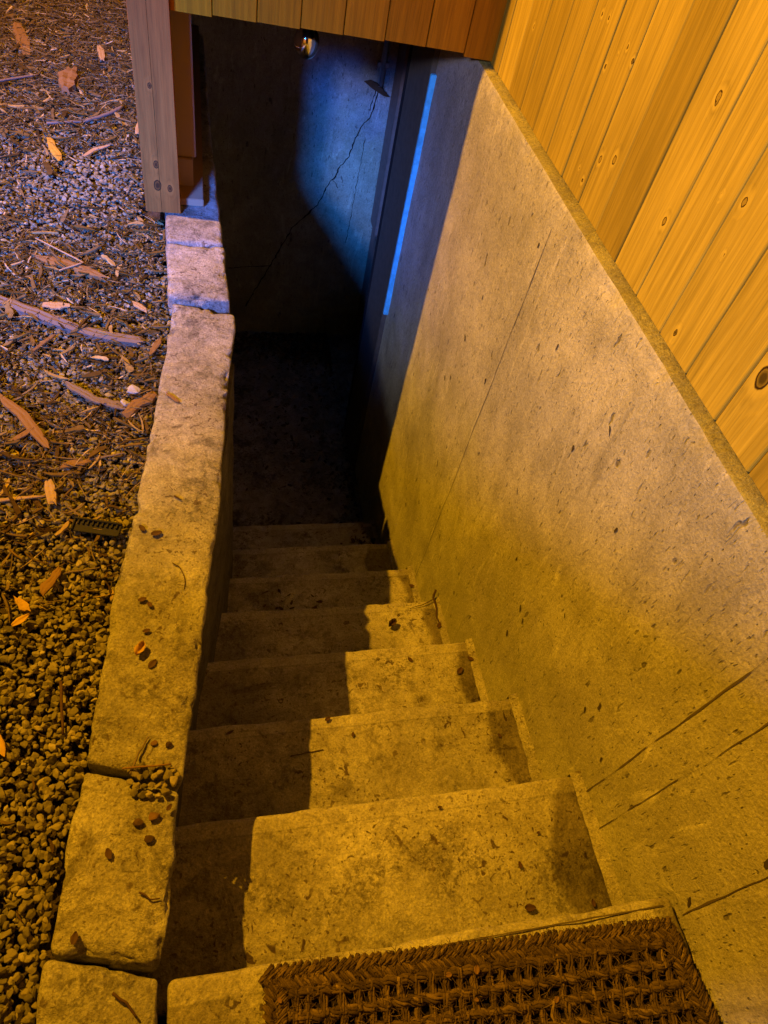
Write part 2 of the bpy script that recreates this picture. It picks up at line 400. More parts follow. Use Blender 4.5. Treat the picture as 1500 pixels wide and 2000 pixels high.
# ------------------------------------------------------------------ setting: ground and pit floor
def ground():
    x = [-60, -0.90, 0.25, 60]; y = [-60, -1.6, 3.75, 60]
    v = [(a, b, -.04) for b in y for a in x]; f = []
    for j in range(3):
        for i in range(3):
            if i == 1 and j == 1: continue
            f.append((j * 4 + i, j * 4 + i + 1, (j + 1) * 4 + i + 1, (j + 1) * 4 + i))
    tag(mesh_obj('ground', v, f, M['soil']), kind='structure')
ground()
def pit_floor():
    xs = np.linspace(-1.2, .21, 46); ys = np.linspace(1.80, 3.62, 70)
    V = [(a, b, -1.60 + .006 * fbm((a, b, 0), 8, 3)) for b in ys for a in xs]
    F = [(j * 46 + i, j * 46 + i + 1, (j + 1) * 46 + i + 1, (j + 1) * 46 + i) for j in range(69) for i in range(45)]
    tag(mesh_obj('pit_floor', V, F, M['pitfloor'], None, True), 'dark concrete floor at the foot of the steps', None, kind='structure')
pit_floor()

# ------------------------------------------------------------------ right concrete wall
def foundation_wall():
    root = tag(empty('concrete_wall', (0, 0, -1.6)), 'tall pale stained concrete wall down the right side of the steps', 'wall')
    ys = np.concatenate([np.arange(-1.6, -.4, .1), np.arange(-.4, 2.70, .022), [2.70]])
    zs = np.concatenate([np.arange(-1.64, .40, .03), np.arange(.40, .535, .012)])
    V, F = [], []
    # profile: face, rounded top arris, ledge, then a buried back edge
    prof_x = []
    def wobble(y, z): return .0022 * fbm((3.3, y, z), 5, 3)
    n = 0
    for yv in ys:
        e = .010 * fbm((1.0, yv * 1.0, 7.0), 5, 4) + .006 * max(0, fbm((2., yv, 3.), 19, 3))      # uneven arris
        for z in zs: V.append((wobble(yv, z), yv, z))
        ch = max(0, fbm((2.5, yv, 3.1), 16, 4) - .1) * .018                                          # small chips out of the arris
        for q in (.540, .553 - ch, .5595 - ch * .6, .5630 - ch * .4):
            d = max(0, (q - .550) / .014)
            V.append((.0005 + .004 * d ** 2 + ch * .7 + .2 * abs(e) + wobble(yv, q), yv, q))
        V.append((.0075 + .3 * abs(e) + ch, yv, .5655 - ch * .2 + .0015 * fbm((5, yv, 1), 20, 2)))
        V.append((.034, yv, .568)); V.append((.20, yv, .568)); V.append((.20, yv, -1.64))
    k = len(zs) + 8
    for j in range(len(ys) - 1):
        for i in range(k - 1):
            F.append((j * k + i, j * k + i + 1, (j + 1) * k + i + 1, (j + 1) * k + i)[::-1])
    mi = [1 if (i % (k - 1)) >= k - 5 else 0 for i in range(len(F))]
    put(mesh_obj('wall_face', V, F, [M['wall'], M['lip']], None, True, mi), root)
    # seams left by the form panels: slightly proud fins beside a dark hairline
    for (y0, y1, z0, z1, wd) in ((1.254, 1.290, .50, -1.12, .0015), (.212, .229, .50, -.20, .0019), (.139, .155, .50, -.26, .0011), (-.021, -.036, .40, .0, .0013)):
        mb = MB(); n = 60; a = []; b = []
        for i in range(n + 1):
            t = i / n; yy = y0 + (y1 - y0) * t; zz = z0 + (z1 - z0) * t
            g_ = wd * (.45 + .9 * abs(fbm((y0 * 9, zz, 2), 9, 3)) * 1.3) * (1 if fbm((y0 * 5, zz, 8), 7, 2) > (-.7 if y0 > 1 else -.22) else .2)
            o_ = .0035 * fbm((y0 * 7, zz, 5), 6, 3)
            xx = wobble(yy, zz) - .0012
            a.append((xx, yy - g_ + o_, zz)); b.append((xx, yy + g_ + o_, zz))
        v = a + b; mb.add(v, [(i, i + 1, n + 2 + i, n + 1 + i) for i in range(n)])
        mb.build('seam', M['seam'], root)
    # larger gouges seen on the face
    for (yy, zz, ln, wd, an) in ((.86, .434, .016, .003, .5), (.543, .384, .008, .004, .3), (.502, .287, .007, .004, .3), (.362, .423, .009, .006, .4), (.627, .018, .022, .003, .6), (.972, -.114, .010, .004, .4),
                                 (1.484, -.422, .012, .004, .2), (.692, .471, .035, .003, .65), (.64, .44, .05, .0022, .62), (.939, .007, .007, .003, .2), (.505, .418, .006, .003, 0), (1.31, .20, .02, .003, .3), (1.62, .31, .02, .002, .3), (1.1, .38, .012, .003, .3), (.2, .18, .01, .003, .8), (.08, .2, .014, .003, -.5)):
        pass
    mb = MB()
    for q in range(46):
        yy = random.uniform(-.1, 1.9); zz = random.uniform(-.9, .5); ln = random.uniform(.003, .012); wd = ln * random.uniform(.2, .5); an = random.gauss(.35, .3)
        pts = []
        for i in range(9):
            t = 2 * math.pi * i / 9; r_ = 1 + .35 * random.uniform(-1, 1)
            a_, b_ = math.cos(t) * ln * r_, math.sin(t) * wd * r_
            pts.append((wobble(yy, zz) - .0013, yy + a_ * math.sin(an) + b_ * math.cos(an), zz + a_ * math.cos(an) - b_ * math.sin(an)))
        mb.add(pts, [tuple(range(9))])
    mb.build('gouge', M['gouge'], root)
foundation_wall()

# ------------------------------------------------------------------ steps
H, T = .2, .26872
EL = [(-.845, 0), (-.829, .269), (-.815, .538), (-.80, .806), (-.778, 1.072), (-.764, 1.34), (-.683, 1.615), (-.667, 1.884)]
def staircase():
    root = tag(empty('concrete_steps', (-.42, .94, -1.6)), 'dirty concrete steps going down between the block curb and the tall wall', 'steps')
    for k in range(1, 8):
        y1 = k * T; y0 = (k - 1) * T - .03; z = -H * k
        yl = random.uniform(-.004, .004)
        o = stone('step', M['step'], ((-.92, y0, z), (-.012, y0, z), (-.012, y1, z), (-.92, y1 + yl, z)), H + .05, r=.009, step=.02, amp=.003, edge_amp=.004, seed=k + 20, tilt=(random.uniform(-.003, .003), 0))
        put(o, root)
        # mortar fillet pressed into the corner with the wall, following tread and riser
        mb = MB(); n = 26; P0, P1, P2 = [], [], []
        for i in range(n + 1):
            t = i / n; yy = y0 + .025 + (y1 - y0 - .02) * t
            s_ = .006 + .004 * fbm((k, yy, 0), 22, 3)
            P0.append((-.016 - s_, yy, z + .001)); P1.append((-.010 - s_ * .3, yy, z + s_ * .5 + .002)); P2.append((.003, yy, z + s_ * 1.9 + .004))
        v = P0 + P1 + P2; f = []
        for i in range(n):
            f.append((i, i + 1, n + 2 + i, n + 1 + i)); f.append((n + 1 + i, n + 2 + i, 2 * n + 3 + i, 2 * n + 2 + i))
        # return down the riser
        q = []
        for i in range(9):
            zz = z + .002 - (H - .01) * i / 8; s_ = .008 + .004 * fbm((k, zz, 3), 25, 2)
            q.append(((-.016 - s_, y1 + .001, zz), (.004, y1 + s_, zz)))
        nb = len(v); v = v + [a for p in q for a in p]
        for i in range(8): f.append((nb + 2 * i, nb + 2 * i + 1, nb + 2 * i + 3, nb + 2 * i + 2))
        mb.add(v, f); mb.build('mortar_fillet', M['fillet'], root, True)
staircase()

def landing():
    root = tag(empty('landing_slab', (-.43, -.7, -.2)), 'worn concrete landing slab at the head of the steps under the doormat', 'slab')
    put(stone('slab', M['step'], ((-.845, -1.6, 0), (-.012, -1.6, 0), (-.008, -.004, 0), (-.843, .002, 0)), .24, r=.011, step=.02, amp=.003, edge_amp=.005, seed=41), root)
    mb = MB(); mb.box(-.93, -.847, -1.6, -.35, -.24, -.006); mb.build('edging', M['step'], root, bevel=.004)
    mb = MB(); n = 60                                             # hairline where the nosing was cast on
    a, b = [], []
    for i in range(n + 1):
        x = -.66 + .63 * i / n; o_ = .0012 * fbm((x, 1, 0), 14, 2); wd = .0011 + .0006 * fbm((x, 5, 0), 20, 2)
        a.append((x, -.017 + o_ - wd, .0022)); b.append((x, -.017 + o_ + wd, .0022))
    mb.add(a + b, [(i, i + 1, n + 2 + i, n + 1 + i) for i in range(n)]); mb.build('nosing_joint', M['seam'], root)
landing()

# ------------------------------------------------------------------ left retaining wall, block curb
INNER = [(-.850, -.4), (-.844, .016), (-.83, .145), (-.82, .265), (-.81, .347), (-.791, .492), (-.769, .685), (-.743, .857), (-.725, 1.091), (-.696, 1.373), (-.683, 1.50), (-.681, 1.567)]
OUTER = [(-1.04, -.4), (-1.015, .05), (-1.012, .141), (-1.001, .212), (-.983, .322), (-.979, .366), (-.964, .518), (-.952, .696), (-.921, .878), (-.901, 1.092), (-.871, 1.367), (-.853, 1.607)]
def retaining_wall():
    root = tag(empty('retaining_wall', (-.85, .8, -1.7)), 'dark rough wall under the block curb on the left of the steps', 'wall')
    ys = list(np.arange(-.3, 1.52, .03)) + [1.513]; ys = sorted(set([round(float(q), 4) for q in ys if q <= 1.513]))
    zs = np.arange(-1.7, -.10, .035); V = []; F = []
    for yv in ys:
        x = float(np.interp(yv, [q[1] for q in INNER], [q[0] for q in INNER])) - .006 - .034 * min(1, max(0, (1.2 - yv) / .5))
        for z in zs: V.append((x + .005 * fbm((1, yv, z), 7, 3), yv, z))
        V.append((-.98, yv, float(zs[-1])))
    k = len(zs) + 1
    for j in range(len(ys) - 1):
        for i in range(k - 1): F.append((j * k + i, (j + 1) * k + i, (j + 1) * k + i + 1, j * k + i + 1)[::-1])
    b = (len(ys) - 1) * k                                         # the end face at the corner
    n0 = len(V)
    for i in range(len(zs)): V.append((-.98, ys[-1], float(zs[i])))
    for i in range(len(zs) - 1): F.append((b + i, n0 + i, n0 + i + 1, b + i + 1)[::-1])
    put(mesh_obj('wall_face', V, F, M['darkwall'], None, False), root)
    # the wall beyond the corner stands further back
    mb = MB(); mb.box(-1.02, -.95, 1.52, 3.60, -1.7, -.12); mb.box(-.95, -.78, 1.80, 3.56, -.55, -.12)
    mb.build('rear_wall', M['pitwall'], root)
retaining_wall()

def curb():
    B = M['block']; g_ = 'concrete blocks in the curb'
    def blk(lbl, top, depth, **kw):
        o = stone('curb_block', B, top, depth, **kw); tag(o, lbl, 'block', g_)
        c = Vector(((top[0][0] + top[1][0]) / 2, (top[0][1] + top[2][1]) / 2, top[0][2] - depth)); o.data.transform(Matrix.Translation(-c)); o.location = c
    z = .012; FL = .30
    blk('short rounded concrete block at the corner, beside the landing slab', ((-1.055, -.34, z), (-.850, -.34, z), (-.847, .009, z), (-1.012, .053, z)), .16, r=.012, step=.010, seed=1, amp=.006, edge_amp=.009, flare=FL)
    blk('concrete block with stray pebbles and curled leaf bits on top, next to the corner block', ((-1.010, .057, z), (-.846, .014, z), (-.819, .272, z), (-.985, .322, z)), .16, r=.011, step=.010, seed=2, amp=.005, edge_amp=.010, flare=FL)
    blk('longest curb block, bowed and stained from grey to yellow', ((-.983, .330, z), (-.817, .281, z), (-.683, 1.566, z), (-.855, 1.603, z)), .16, r=.010, step=.010, seed=3, amp=.004, edge_amp=.010, flare=.22,
        left=OUTER, right=INNER)
    blk('pale square concrete block between the long curb block and the block under the post', ((-.866, 1.603, .036), (-.692, 1.590, .036), (-.704, 1.872, .030), (-.873, 1.862, .034)), .17, r=.012, seed=4, amp=.004, edge_amp=.010)
    blk('pale concrete block carrying the foot of the wooden post', ((-.874, 1.872, .034), (-.704, 1.879, .030), (-.722, 2.42, .034), (-.885, 2.42, .034)), .17, r=.012, seed=5, amp=.004, edge_amp=.009)
    blk('dark concrete block behind the post under the sill board', ((-.886, 2.428, .032), (-.722, 2.428, .032), (-.74, 3.54, .034), (-.90, 3.54, .034)), .17, r=.012, step=.03, seed=6)
curb()

# ------------------------------------------------------------------ back wall, door frame and fittings in the pit
def back_wall():
    root = tag(empty('back_wall', (-.35, 3.56, -1.6)), 'cracked grey concrete wall at the bottom of the stairwell, lit blue', 'wall')
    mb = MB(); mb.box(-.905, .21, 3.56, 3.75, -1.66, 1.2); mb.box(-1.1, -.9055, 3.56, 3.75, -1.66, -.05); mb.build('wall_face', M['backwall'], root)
    crack = [(.090, -.10), (.084, -.144), (.077, -.196), (.064, -.256), (.032, -.294), (.019, -.314), (-.005, -.396), (-.016, -.454), (-.066, -.529), (-.074, -.569), (-.104, -.599), (-.13, -.669), (-.157, -.734), (-.284, -.876), (-.395, -1.123), (-.475, -1.285), (-.531, -1.41)]
    def ribbon(mb, pts, wd):
        P = []
        for (a, b) in zip(pts[:-1], pts[1:]):
            n = max(2, int(math.dist(a, b) / .012))
            for i in range(n):
                t = i / n; x = a[0] + (b[0] - a[0]) * t; zz = a[1] + (b[1] - a[1]) * t
                P.append((x + .006 * fbm((x, zz, 1), 40, 3), zz + .004 * fbm((x, zz, 9), 40, 3)))
        P.append(pts[-1]); A, Bv = [], []
        for i, (x, zz) in enumerate(P):
            q = wd * (.55 + 1.0 * abs(fbm((x, zz, 4), 22, 3)) * 1.6)
            d = Vector((P[min(i + 1, len(P) - 1)][0] - P[max(i - 1, 0)][0], P[min(i + 1, len(P) - 1)][1] - P[max(i - 1, 0)][1])).normalized()
            A.append((x - d.y * q, 3.5585, zz + d.x * q)); Bv.append((x + d.y * q, 3.5585, zz - d.x * q))
        n = len(P); mb.add(A + Bv, [(i, i + 1, n + i + 1, n + i) for i in range(n - 1)])
    c = MB(); ribbon(c, crack, .0030); ribbon(c, [(-.632, -1.153), (-.507, -1.135), (-.395, -1.123)], .0025)
    ribbon(c, [(-.09, -.585), (-.07, -.60), (-.055, -.63)], .002); ribbon(c, [(.055, -.22), (.068, -.17), (.074, -.10)], .0018)
    ribbon(c, [(.055, -.35), (.045, -.6), (.03, -.95)], .0014)
    c.build('crack', M['crack'], root)
back_wall()

def wall_fittings():
    t = tag(empty('conduit', (.075, 3.545, .6)), 'short pale conduit pipe dropping down the back wall above the crack', 'pipe')
    mb = MB(); mb.tube([(.090, 3.535, .60), (.088, 3.535, .2), (.084, 3.535, -.095)], .013, 10); mb.build('pipe', M['metal'], t, True)
    mb = MB(); mb.box(.058, .112, 3.528, 3.5585, -.01, .008); mb.build('clip', M['metal'], t)
    # a dead leaf caught in a cobweb at the pipe's end
    l = MB(); pts = []
    pr = [(-.075, .000), (-.045, .014), (-.01, .006), (.02, -.02), (.062, -.055), (.03, -.05), (0, -.036), (-.035, -.022)]
    l.add([(.08 + a, 3.532 - .012 * math.cos(a * 30), -.085 + b) for a, b in pr] + [(.08 + a, 3.535 - .012 * math.cos(a * 30), -.085 + b) for a, b in pr],
          [tuple(range(8)), tuple(reversed(range(8, 16)))] + [(i, i + 8, (i + 1) % 8 + 8, (i + 1) % 8) for i in range(8)])
    o = l.build('dead_leaf', M['brownleaf']); tag(o, 'curled dead leaf caught at the end of the conduit on the back wall', 'leaf')
    # timber door frame standing on the right wall
    d = tag(empty('door_frame', (-.02, 2.5, -1.6)), 'grey door frame on the right wall at the bottom of the steps, its white edge coloured as lit blue', 'door frame')
    mb = MB(); mb.box(-.0185, .004, 2.364, 2.380, -.56, .39); mb.build('edge_trim', M['bluelitwhite'], d, bevel=.002)  # length stands for the lit stretch, cut off where the blue light fades
    mb = MB(); mb.box(-.019, .004, 2.380, 2.66, -1.6, .9); mb.build('side_board', M['greypaint'], d, bevel=.003)
    mb = MB(); mb.box(-.016, .004, 2.66, 2.71, -1.6, .9); mb.build('rebate', M['dark'], d)
    m2 = tag(empty('door', (.17, 3.1, -1.6)), 'dim mauve door set back in the right wall between the grey frame and the back corner', 'door')
    mb = MB(); mb.box(.168, .205, 2.64, 3.556, -1.59, .52); mb.build('panel', M['mauve'], m2, bevel=.003)
    mb = MB(); mb.box(.150, .1675, 3.40, 3.55, -.80, .50); mb.build('stile', M['mauve'], m2, bevel=.003)
    mb = MB(); mb.box(.150, .1675, 3.25, 3.395, -.86, -.80); mb.build('rail', M['greypaint'], m2, bevel=.003)
wall_fittings()

# ------------------------------------------------------------------ boards
def board_grid(mb_lists, origin, uax, vax, nrm, u0, u1, v0, v1, thick, step, knots, arris=.004):
    """one board as a shallow gridded panel with eased arrises; returns verts, faces, knot field, deadness"""
    U = [u0 + .0008, u0 + .0012, u0 + arris * .5, u0 + arris] + list(np.linspace(u0 + arris, u1 - arris, max(3, int((u1 - u0) / step)))[1:-1]) + [u1 - arris, u1 - arris * .5, u1 - .0012, u1 - .0008]
    dq = min(1, arris / .004); Dp = [thick, .0045 * dq, .0014 * dq, 0] + [0] * (len(U) - 8) + [0, .0014 * dq, .0045 * dq, thick]
    Vv = list(np.linspace(v0, v1, max(2, int((v1 - v0) / step))))
    V, K, Dd = [], [], []
    for v in Vv:
        for u, dp in zip(U, Dp):
            V.append(tuple(origin[i] + uax[i] * u + vax[i] * v - nrm[i] * dp for i in range(3)))
            best, dead = 1.0, 0.0
            for (ku, kv, s, dk) in knots:
                dist = math.hypot((u - ku) / 1.0, (v - kv) / 1.55) * (1 + .10 * fbm((u, v, ku), 90, 2))
                q = .14 * dist / (.0042 * s)
                if q < best: best, dead = q, dk
            K.append(best); Dd.append(dead)
    n, k = len(Vv), len(U)
    F = [(j * k + i, j * k + i + 1, (j + 1) * k + i + 1, (j + 1) * k + i) for j in range(n - 1) for i in range(k - 1)]
    F.append(tuple(reversed(range(k)))); F.append(tuple((n - 1) * k + i for i in range(k)))
    mb_lists.append((V, F, K, Dd))

def join_boards(lists, name, mat, flip=False):
    V, F, K, Dd = [], [], [], []
    for (v, f, k, d) in lists:
        n = len(V); V += v; F += [tuple(i + n for i in (reversed(q) if flip else q)) for q in f]; K += k; Dd += d
    o = mesh_obj(name, V, F, mat)
    for nm, arr in (('knot', K), ('deadknot', Dd)):
        a = o.data.attributes.new(nm, 'FLOAT', 'POINT'); a.data.foreach_set('value', np.array(arr, dtype=np.float32))
    return o

def house_cladding():
    root = tag(empty('wood_cladding', (.05, .5, .57)), 'golden knotty pine board cladding on the house above the concrete ledge', 'cladding')
    KN = [(.955, .904, 1.5, 0), (.953, .893, .6, 1), (.935, .706, 1.3, 0), (1.225, .674, 1.3, 0), (1.173, .698, 1.5, 0), (1.262, .611, .9, 1), (1.294, .622, .6, 1), (.778, .828, 1.3, 0), (.761, .6, 1.1, 1), (.549, .684, 3.0, 1),
          (1.755, .736, .8, 1), (1.429, .865, .8, 1), (1.396, .869, .8, 1), (1.286, .857, .8, 1), (1.343, .802, .9, 1), (1.25, .846, .9, 1), (1.376, .657, .5, 1), (1.433, .653, .4, 1), (.833, .809, .6, 1), (1.312, .839, .4, 1), (.758, .753, .6, 1)]
    L = []
    k0 = -9
    for k in range(k0, 15):
        y0 = .464 + .1115 * k; y1 = min(y0 + .1115, 2.06 if k > 12 else 9)
        if y0 > 2.05: continue
        fine = -3 <= k
        kn = [q for q in KN if y0 - .02 < q[0] < y1 + .02]
        for q in range(2 if fine else 0):
            kn.append((random.uniform(y0 + .02, y1 - .02), random.uniform(1.0, 2.6), random.uniform(.5, 1.5), random.choice((0, 1))))
        off = random.uniform(-.0012, .0012)
        board_grid(L, (.030 + off, 0, 0), (0, 1, 0), (0, 0, 1), (-1, 0, 0), y0, y1, .5715 + random.uniform(-.001, .001), 1.15 if fine else 2.6, .016, .0055 if fine else .1, kn)
        if fine: board_grid(L, (.030 + off, 0, 0), (0, 1, 0), (0, 0, 1), (-1, 0, 0), y0, y1, 1.1505, 2.6, .016, .03, kn)
    o = join_boards(L, 'board_face', M['plank'], True); put(o, root)
    mb = MB(); mb.box(.047, .20, -1.6, 2.1, .5700, 2.6); mb.build('backing', M['rawwood'], root)
house_cladding()

def enclosure():
    root = tag(empty('wooden_enclosure', (-.4, 2.6, .57)), 'timber enclosure over the stairwell with a vertical board front', 'enclosure')
    # front: vertical boards, the run slightly out of square with the house
    A, Bp = Vector((-.832, 2.062, 0)), Vector((.045, 1.975, 0)); ux = (Bp - A).normalized(); nr = Vector((ux.y, -ux.x, 0))
    edges = [0, .108, .222, .336, .450, .562, .676, .784, (Bp - A).length]
    L = []
    for i in range(len(edges) - 1):
        kn = [(random.uniform(edges[i] + .01, edges[i + 1] - .01), random.uniform(.57, .75), random.uniform(.3, .7), 1)] if i in (1, 4, 6) else []
        z0 = .574 + .018 * edges[i] / edges[-1] + random.uniform(-.0015, .0015) - (.012 if i == len(edges) - 2 else 0)
        board_grid(L, tuple(A + nr * random.uniform(-.0008, .0008)), tuple(ux), (0, 0, 1), tuple(nr), edges[i], edges[i + 1], z0, 1.0, .016, .009, kn, .0026)
        board_grid(L, tuple(A), tuple(ux), (0, 0, 1), tuple(nr), edges[i], edges[i + 1], 1.0005, 2.4, .016, .08, [], .003)
    put(join_boards(L, 'front_boards', M['canopy']), root)
    # backing rail behind the front boards, side wall, ceiling and roof
    def quadbox(mb, p, q, th, z0, z1):
        a, b = p, q; c, d = q - nr * th, p - nr * th
        mb.add([(a.x, a.y, z0), (b.x, b.y, z0), (c.x, c.y, z0), (d.x, d.y, z0), (a.x, a.y, z1), (b.x, b.y, z1), (c.x, c.y, z1), (d.x, d.y, z1)],
               [(0, 3, 2, 1), (4, 5, 6, 7), (0, 1, 5, 4), (1, 2, 6, 5), (2, 3, 7, 6), (3, 0, 4, 7)])
    mb = MB(); quadbox(mb, A - nr * .017, Bp - nr * .017, .04, .60, 2.38); mb.build('front_rail', M['rawwood'], root)
    mb = MB(); mb.box(-.926, -.908, 2.098, 3.7, .075, 2.4); mb.build('side_wall', M['rawwood'], root)
    mb = MB(); mb.box(-.93, .2, 2.12, 3.56, .92, .94); mb.build('ceiling', M['dark'], root)
    mb = MB(); mb.box(-1.02, .2, 1.99, 3.75, 2.405, 2.47); mb.build('roof', M['rawwood'], root)
    # corner post: two boards and its inner return
    L = []; kn = [(-.893, .40, 1.3, 1), (-.893, .185, 1.8, 1), (-.893, .122, 2.5, 1), (-.858, .115, 1.7, 1), (-.905, .62, .8, 1)]
    board_grid(L, (0, 2.026, 0), (1, 0, 0), (0, 0, 1), (0, -1, 0), -.9335, -.8862, .037, .80, .07, .0045, kn, .0009)
    board_grid(L, (0, 2.0255, 0), (1, 0, 0), (0, 0, 1), (0, -1, 0), -.8862, -.8305, .037, .80, .07, .0045, kn, .0009)
    board_grid(L, (0, 2.026, 0), (1, 0, 0), (0, 0, 1), (0, -1, 0), -.9335, -.886, .8005, 2.4, .07, .03, kn, .003)
    board_grid(L, (0, 2.0255, 0), (1, 0, 0), (0, 0, 1), (0, -1, 0), -.886, -.8305, .8005, 2.4, .07, .03, kn, .003)
    put(join_boards(L, 'corner_post', M['post']), root)
    mb = MB(); mb.box(-.835, -.779, 2.16, 2.215, .150, .92); mb.build('stud', M['rawwood'], root, bevel=.002)
    mb = MB(); mb.box(-.9295, -.760, 2.075, 3.54, .037, .060); mb.build('sill', M['rawwood'], root, bevel=.002)
    mb = MB(); mb.box(-.925, -.790, 2.15, 2.30, .0605, .149); mb.build('blocking', M['rawwood'], root, bevel=.002)
enclosure()

def light_blocker():  # unseen board screen added so the near ground stays out of the flood
    root = tag(empty('added_light_blocker', (-2.1, -1.2, 0)), 'chest high board screen added out of view behind the viewer to keep the flood off the near gravel', 'light_blocker')
    L = []
    for i in range(14): board_grid(L, (0, -1.185, 0), (1, 0, 0), (0, 0, 1), (0, 1, 0), -3.0 + .125 * i, -3.0 + .125 * i + .124, -.02, 1.48, .02, .08, [], .003)
    put(join_boards(L, 'board_panel', M['rawwood'], True), root)
    for x in (-2.95, -2.1, -1.30): mb = MB(); mb.box(x - .045, x + .045, -1.30, -1.206, -.04, 1.47); mb.build('blocker_post', M['rawwood'], root, bevel=.003)
    mb = MB(); mb.box(-3.0, -1.25, -1.2055, -1.18, 1.4805, 1.505); mb.build('cap_rail', M['rawwood'], root, bevel=.002)
light_blocker()

def light_bulb():
    c = Vector((-.418, 2.50, .405))
    t = tag(empty('light_bulb', c), 'unlit mirrored bulb hanging under the enclosure, catching blue and amber glints', 'light bulb')
    def lathe(prof, n=24, off=(0, 0)):
        V, F = [], []
        for (r, z) in prof:
            for k in range(n): V.append((c.x + off[0] + r * math.cos(2 * math.pi * k / n), c.y + off[1] + r * math.sin(2 * math.pi * k / n), c.z + z))
        for i in range(len(prof) - 1):
            for k in range(n): F.append((i * n + k, i * n + (k + 1) % n, (i + 1) * n + (k + 1) % n, (i + 1) * n + k))
        return V, F
    pr = [(.001, -.055)] + [(.042 * math.sin(a), -.008 - .052 * math.cos(a)) for a in np.linspace(.25, 2.5, 12)] + [(.021, .045), (.018, .062), (.017, .075)]
    V, F = lathe(pr); put(mesh_obj('globe', V, F, M['glass'], None, True), t)
    V, F = lathe([(.0185, .060), (.0195, .070), (.0185, .076), (.0195, .084), (.0185, .092), (.018, .105), (.001, .105)], 16); put(mesh_obj('screw_base', V, F, M['brass'], None, True), t)
    V, F = lathe([(.024, .100), (.026, .14), (.020, .17), (.012, .20), (.006, .26), (.006, .52)], 14); put(mesh_obj('socket', V, F, M['dark'], None, True), t)
light_bulb()

# ------------------------------------------------------------------ gravel and mulch
def rot_mats(n, flat=1.0):
    a = rng.uniform(0, 2 * np.pi, n); b = rng.normal(0, flat, n); c = rng.normal(0, flat, n)
    ca, sa, cb, sb, cc, sc = np.cos(a), np.sin(a), np.cos(b), np.sin(b), np.cos(c), np.sin(c)
    Z = np.zeros(n); O = np.ones(n)
    Rz = np.stack([np.stack([ca, -sa, Z], -1), np.stack([sa, ca, Z], -1), np.stack([Z, Z, O], -1)], 1)
    Rx = np.stack([np.stack([O, Z, Z], -1), np.stack([Z, cb, -sb], -1), np.stack([Z, sb, cb], -1)], 1)
    Ry = np.stack([np.stack([cc, Z, sc], -1), np.stack([Z, O, Z], -1), np.stack([-sc, Z, cc], -1)], 1)
    return Rz @ Rx @ Ry

def hull(npts, seed, sub=True):
    r = random.Random(seed); bm = bmesh.new()
    for i in range(npts):
        v = Vector((r.gauss(0, 1), r.gauss(0, 1), r.gauss(0, 1))).normalized(); v *= r.uniform(.82, 1.08)
        bm.verts.new(v)
    res = bmesh.ops.convex_hull(bm, input=bm.verts)
    bmesh.ops.delete(bm, geom=[v for v in bm.verts if not v.link_faces], context='VERTS')
    bmesh.ops.dissolve_limit(bm, angle_limit=.32, verts=bm.verts, edges=bm.edges)
    if sub: bmesh.ops.bevel(bm, geom=bm.edges[:], offset=.12, segments=1, affect='EDGES', clamp_overlap=True)
    bmesh.ops.triangulate(bm, faces=bm.faces[:])
    bm.verts.ensure_lookup_table(); bm.verts.index_update()
    V = np.array([v.co[:] for v in bm.verts]); F = np.array([[v.index for v in f.verts] for f in bm.faces]); bm.free()
    return V, F
HULLS = [hull(16, s) for s in range(14)]

def outer_x(y):
    return np.interp(y, [q[1] for q in OUTER] + [1.86, 2.06, 2.08, 4.5], [q[0] for q in OUTER] + [-.873, -.880, -.952, -.952])

def scatter(n, xr, yr, fac=None):
    P = np.zeros((0, 2))
    while len(P) < n:
        x = rng.uniform(*xr, n * 2); y = rng.uniform(*yr, n * 2); ok = x < outer_x(y) - .004
        # only the ground near the curb and what the view takes in
        ok &= x > -1.30 - .17 * np.maximum(y, 0) - .12
        if fac is not None: ok &= rng.uniform(0, 1, n * 2) < fac(x, y)
        P = np.concatenate([P, np.stack([x, y], -1)[ok]])
    return P[:n]

def patch(x, y, s=3.0, o=0.0):
    return np.sin(x * s * 2.1 + o + 1.7 * np.sin(y * s * .9)) * np.sin(y * s * 1.7 + 2.3 + o + 1.3 * np.sin(x * s * 1.3))

def gravel():
    def layer(n, zlo, zhi, fac=None, smin=.0044, smax=.0086):
        P = scatter(n, (-2.1, -.85), (-.35, 4.3), fac)
        s = rng.uniform(smin, smax, n) * np.where(rng.uniform(0, 1, n) < .06, 1.35, 1.0)
        S = np.stack([s * rng.uniform(.9, 1.45, n), s * rng.uniform(.75, 1.05, n), s * rng.uniform(.5, .9, n)], -1)
        R = rot_mats(n, .35); z = rng.uniform(zlo, zhi, n) + .006 * patch(P[:, 0], P[:, 1], 4)
        pos = np.concatenate([P, z[:, None]], -1); which = rng.integers(0, len(HULLS), n)
        for h, (V, F) in enumerate(HULLS):
            idx = np.where(which == h)[0]
            if not len(idx): continue
            W = np.einsum('nij,nvj->nvi', R[idx], V[None] * S[idx][:, None, :]) + pos[idx][:, None, :]
            vs.append(W.reshape(-1, 3)); fs.append((F[None] + (np.arange(len(idx)) * len(V))[:, None, None] + sum(len(a) for a in vs[:-1])).reshape(-1, 3))
    vs, fs = [], []
    layer(17000, -.034, -.027, lambda x, y: np.clip(1.3 - .35 * y, .35, 1))
    layer(19000, -.026, -.015, lambda x, y: np.clip(1.25 - .25 * y, .4, 1) * np.clip(1.1 - .18 * np.maximum(y - 1, 0) + .35 * patch(x, y, 3.5), .25, 1))
    o = mesh_obj('gravel', np.concatenate(vs), np.concatenate(fs), M['pebble'])
    tag(o, 'rounded grey brown gravel covering the ground left of the curb', kind='stuff')
gravel()

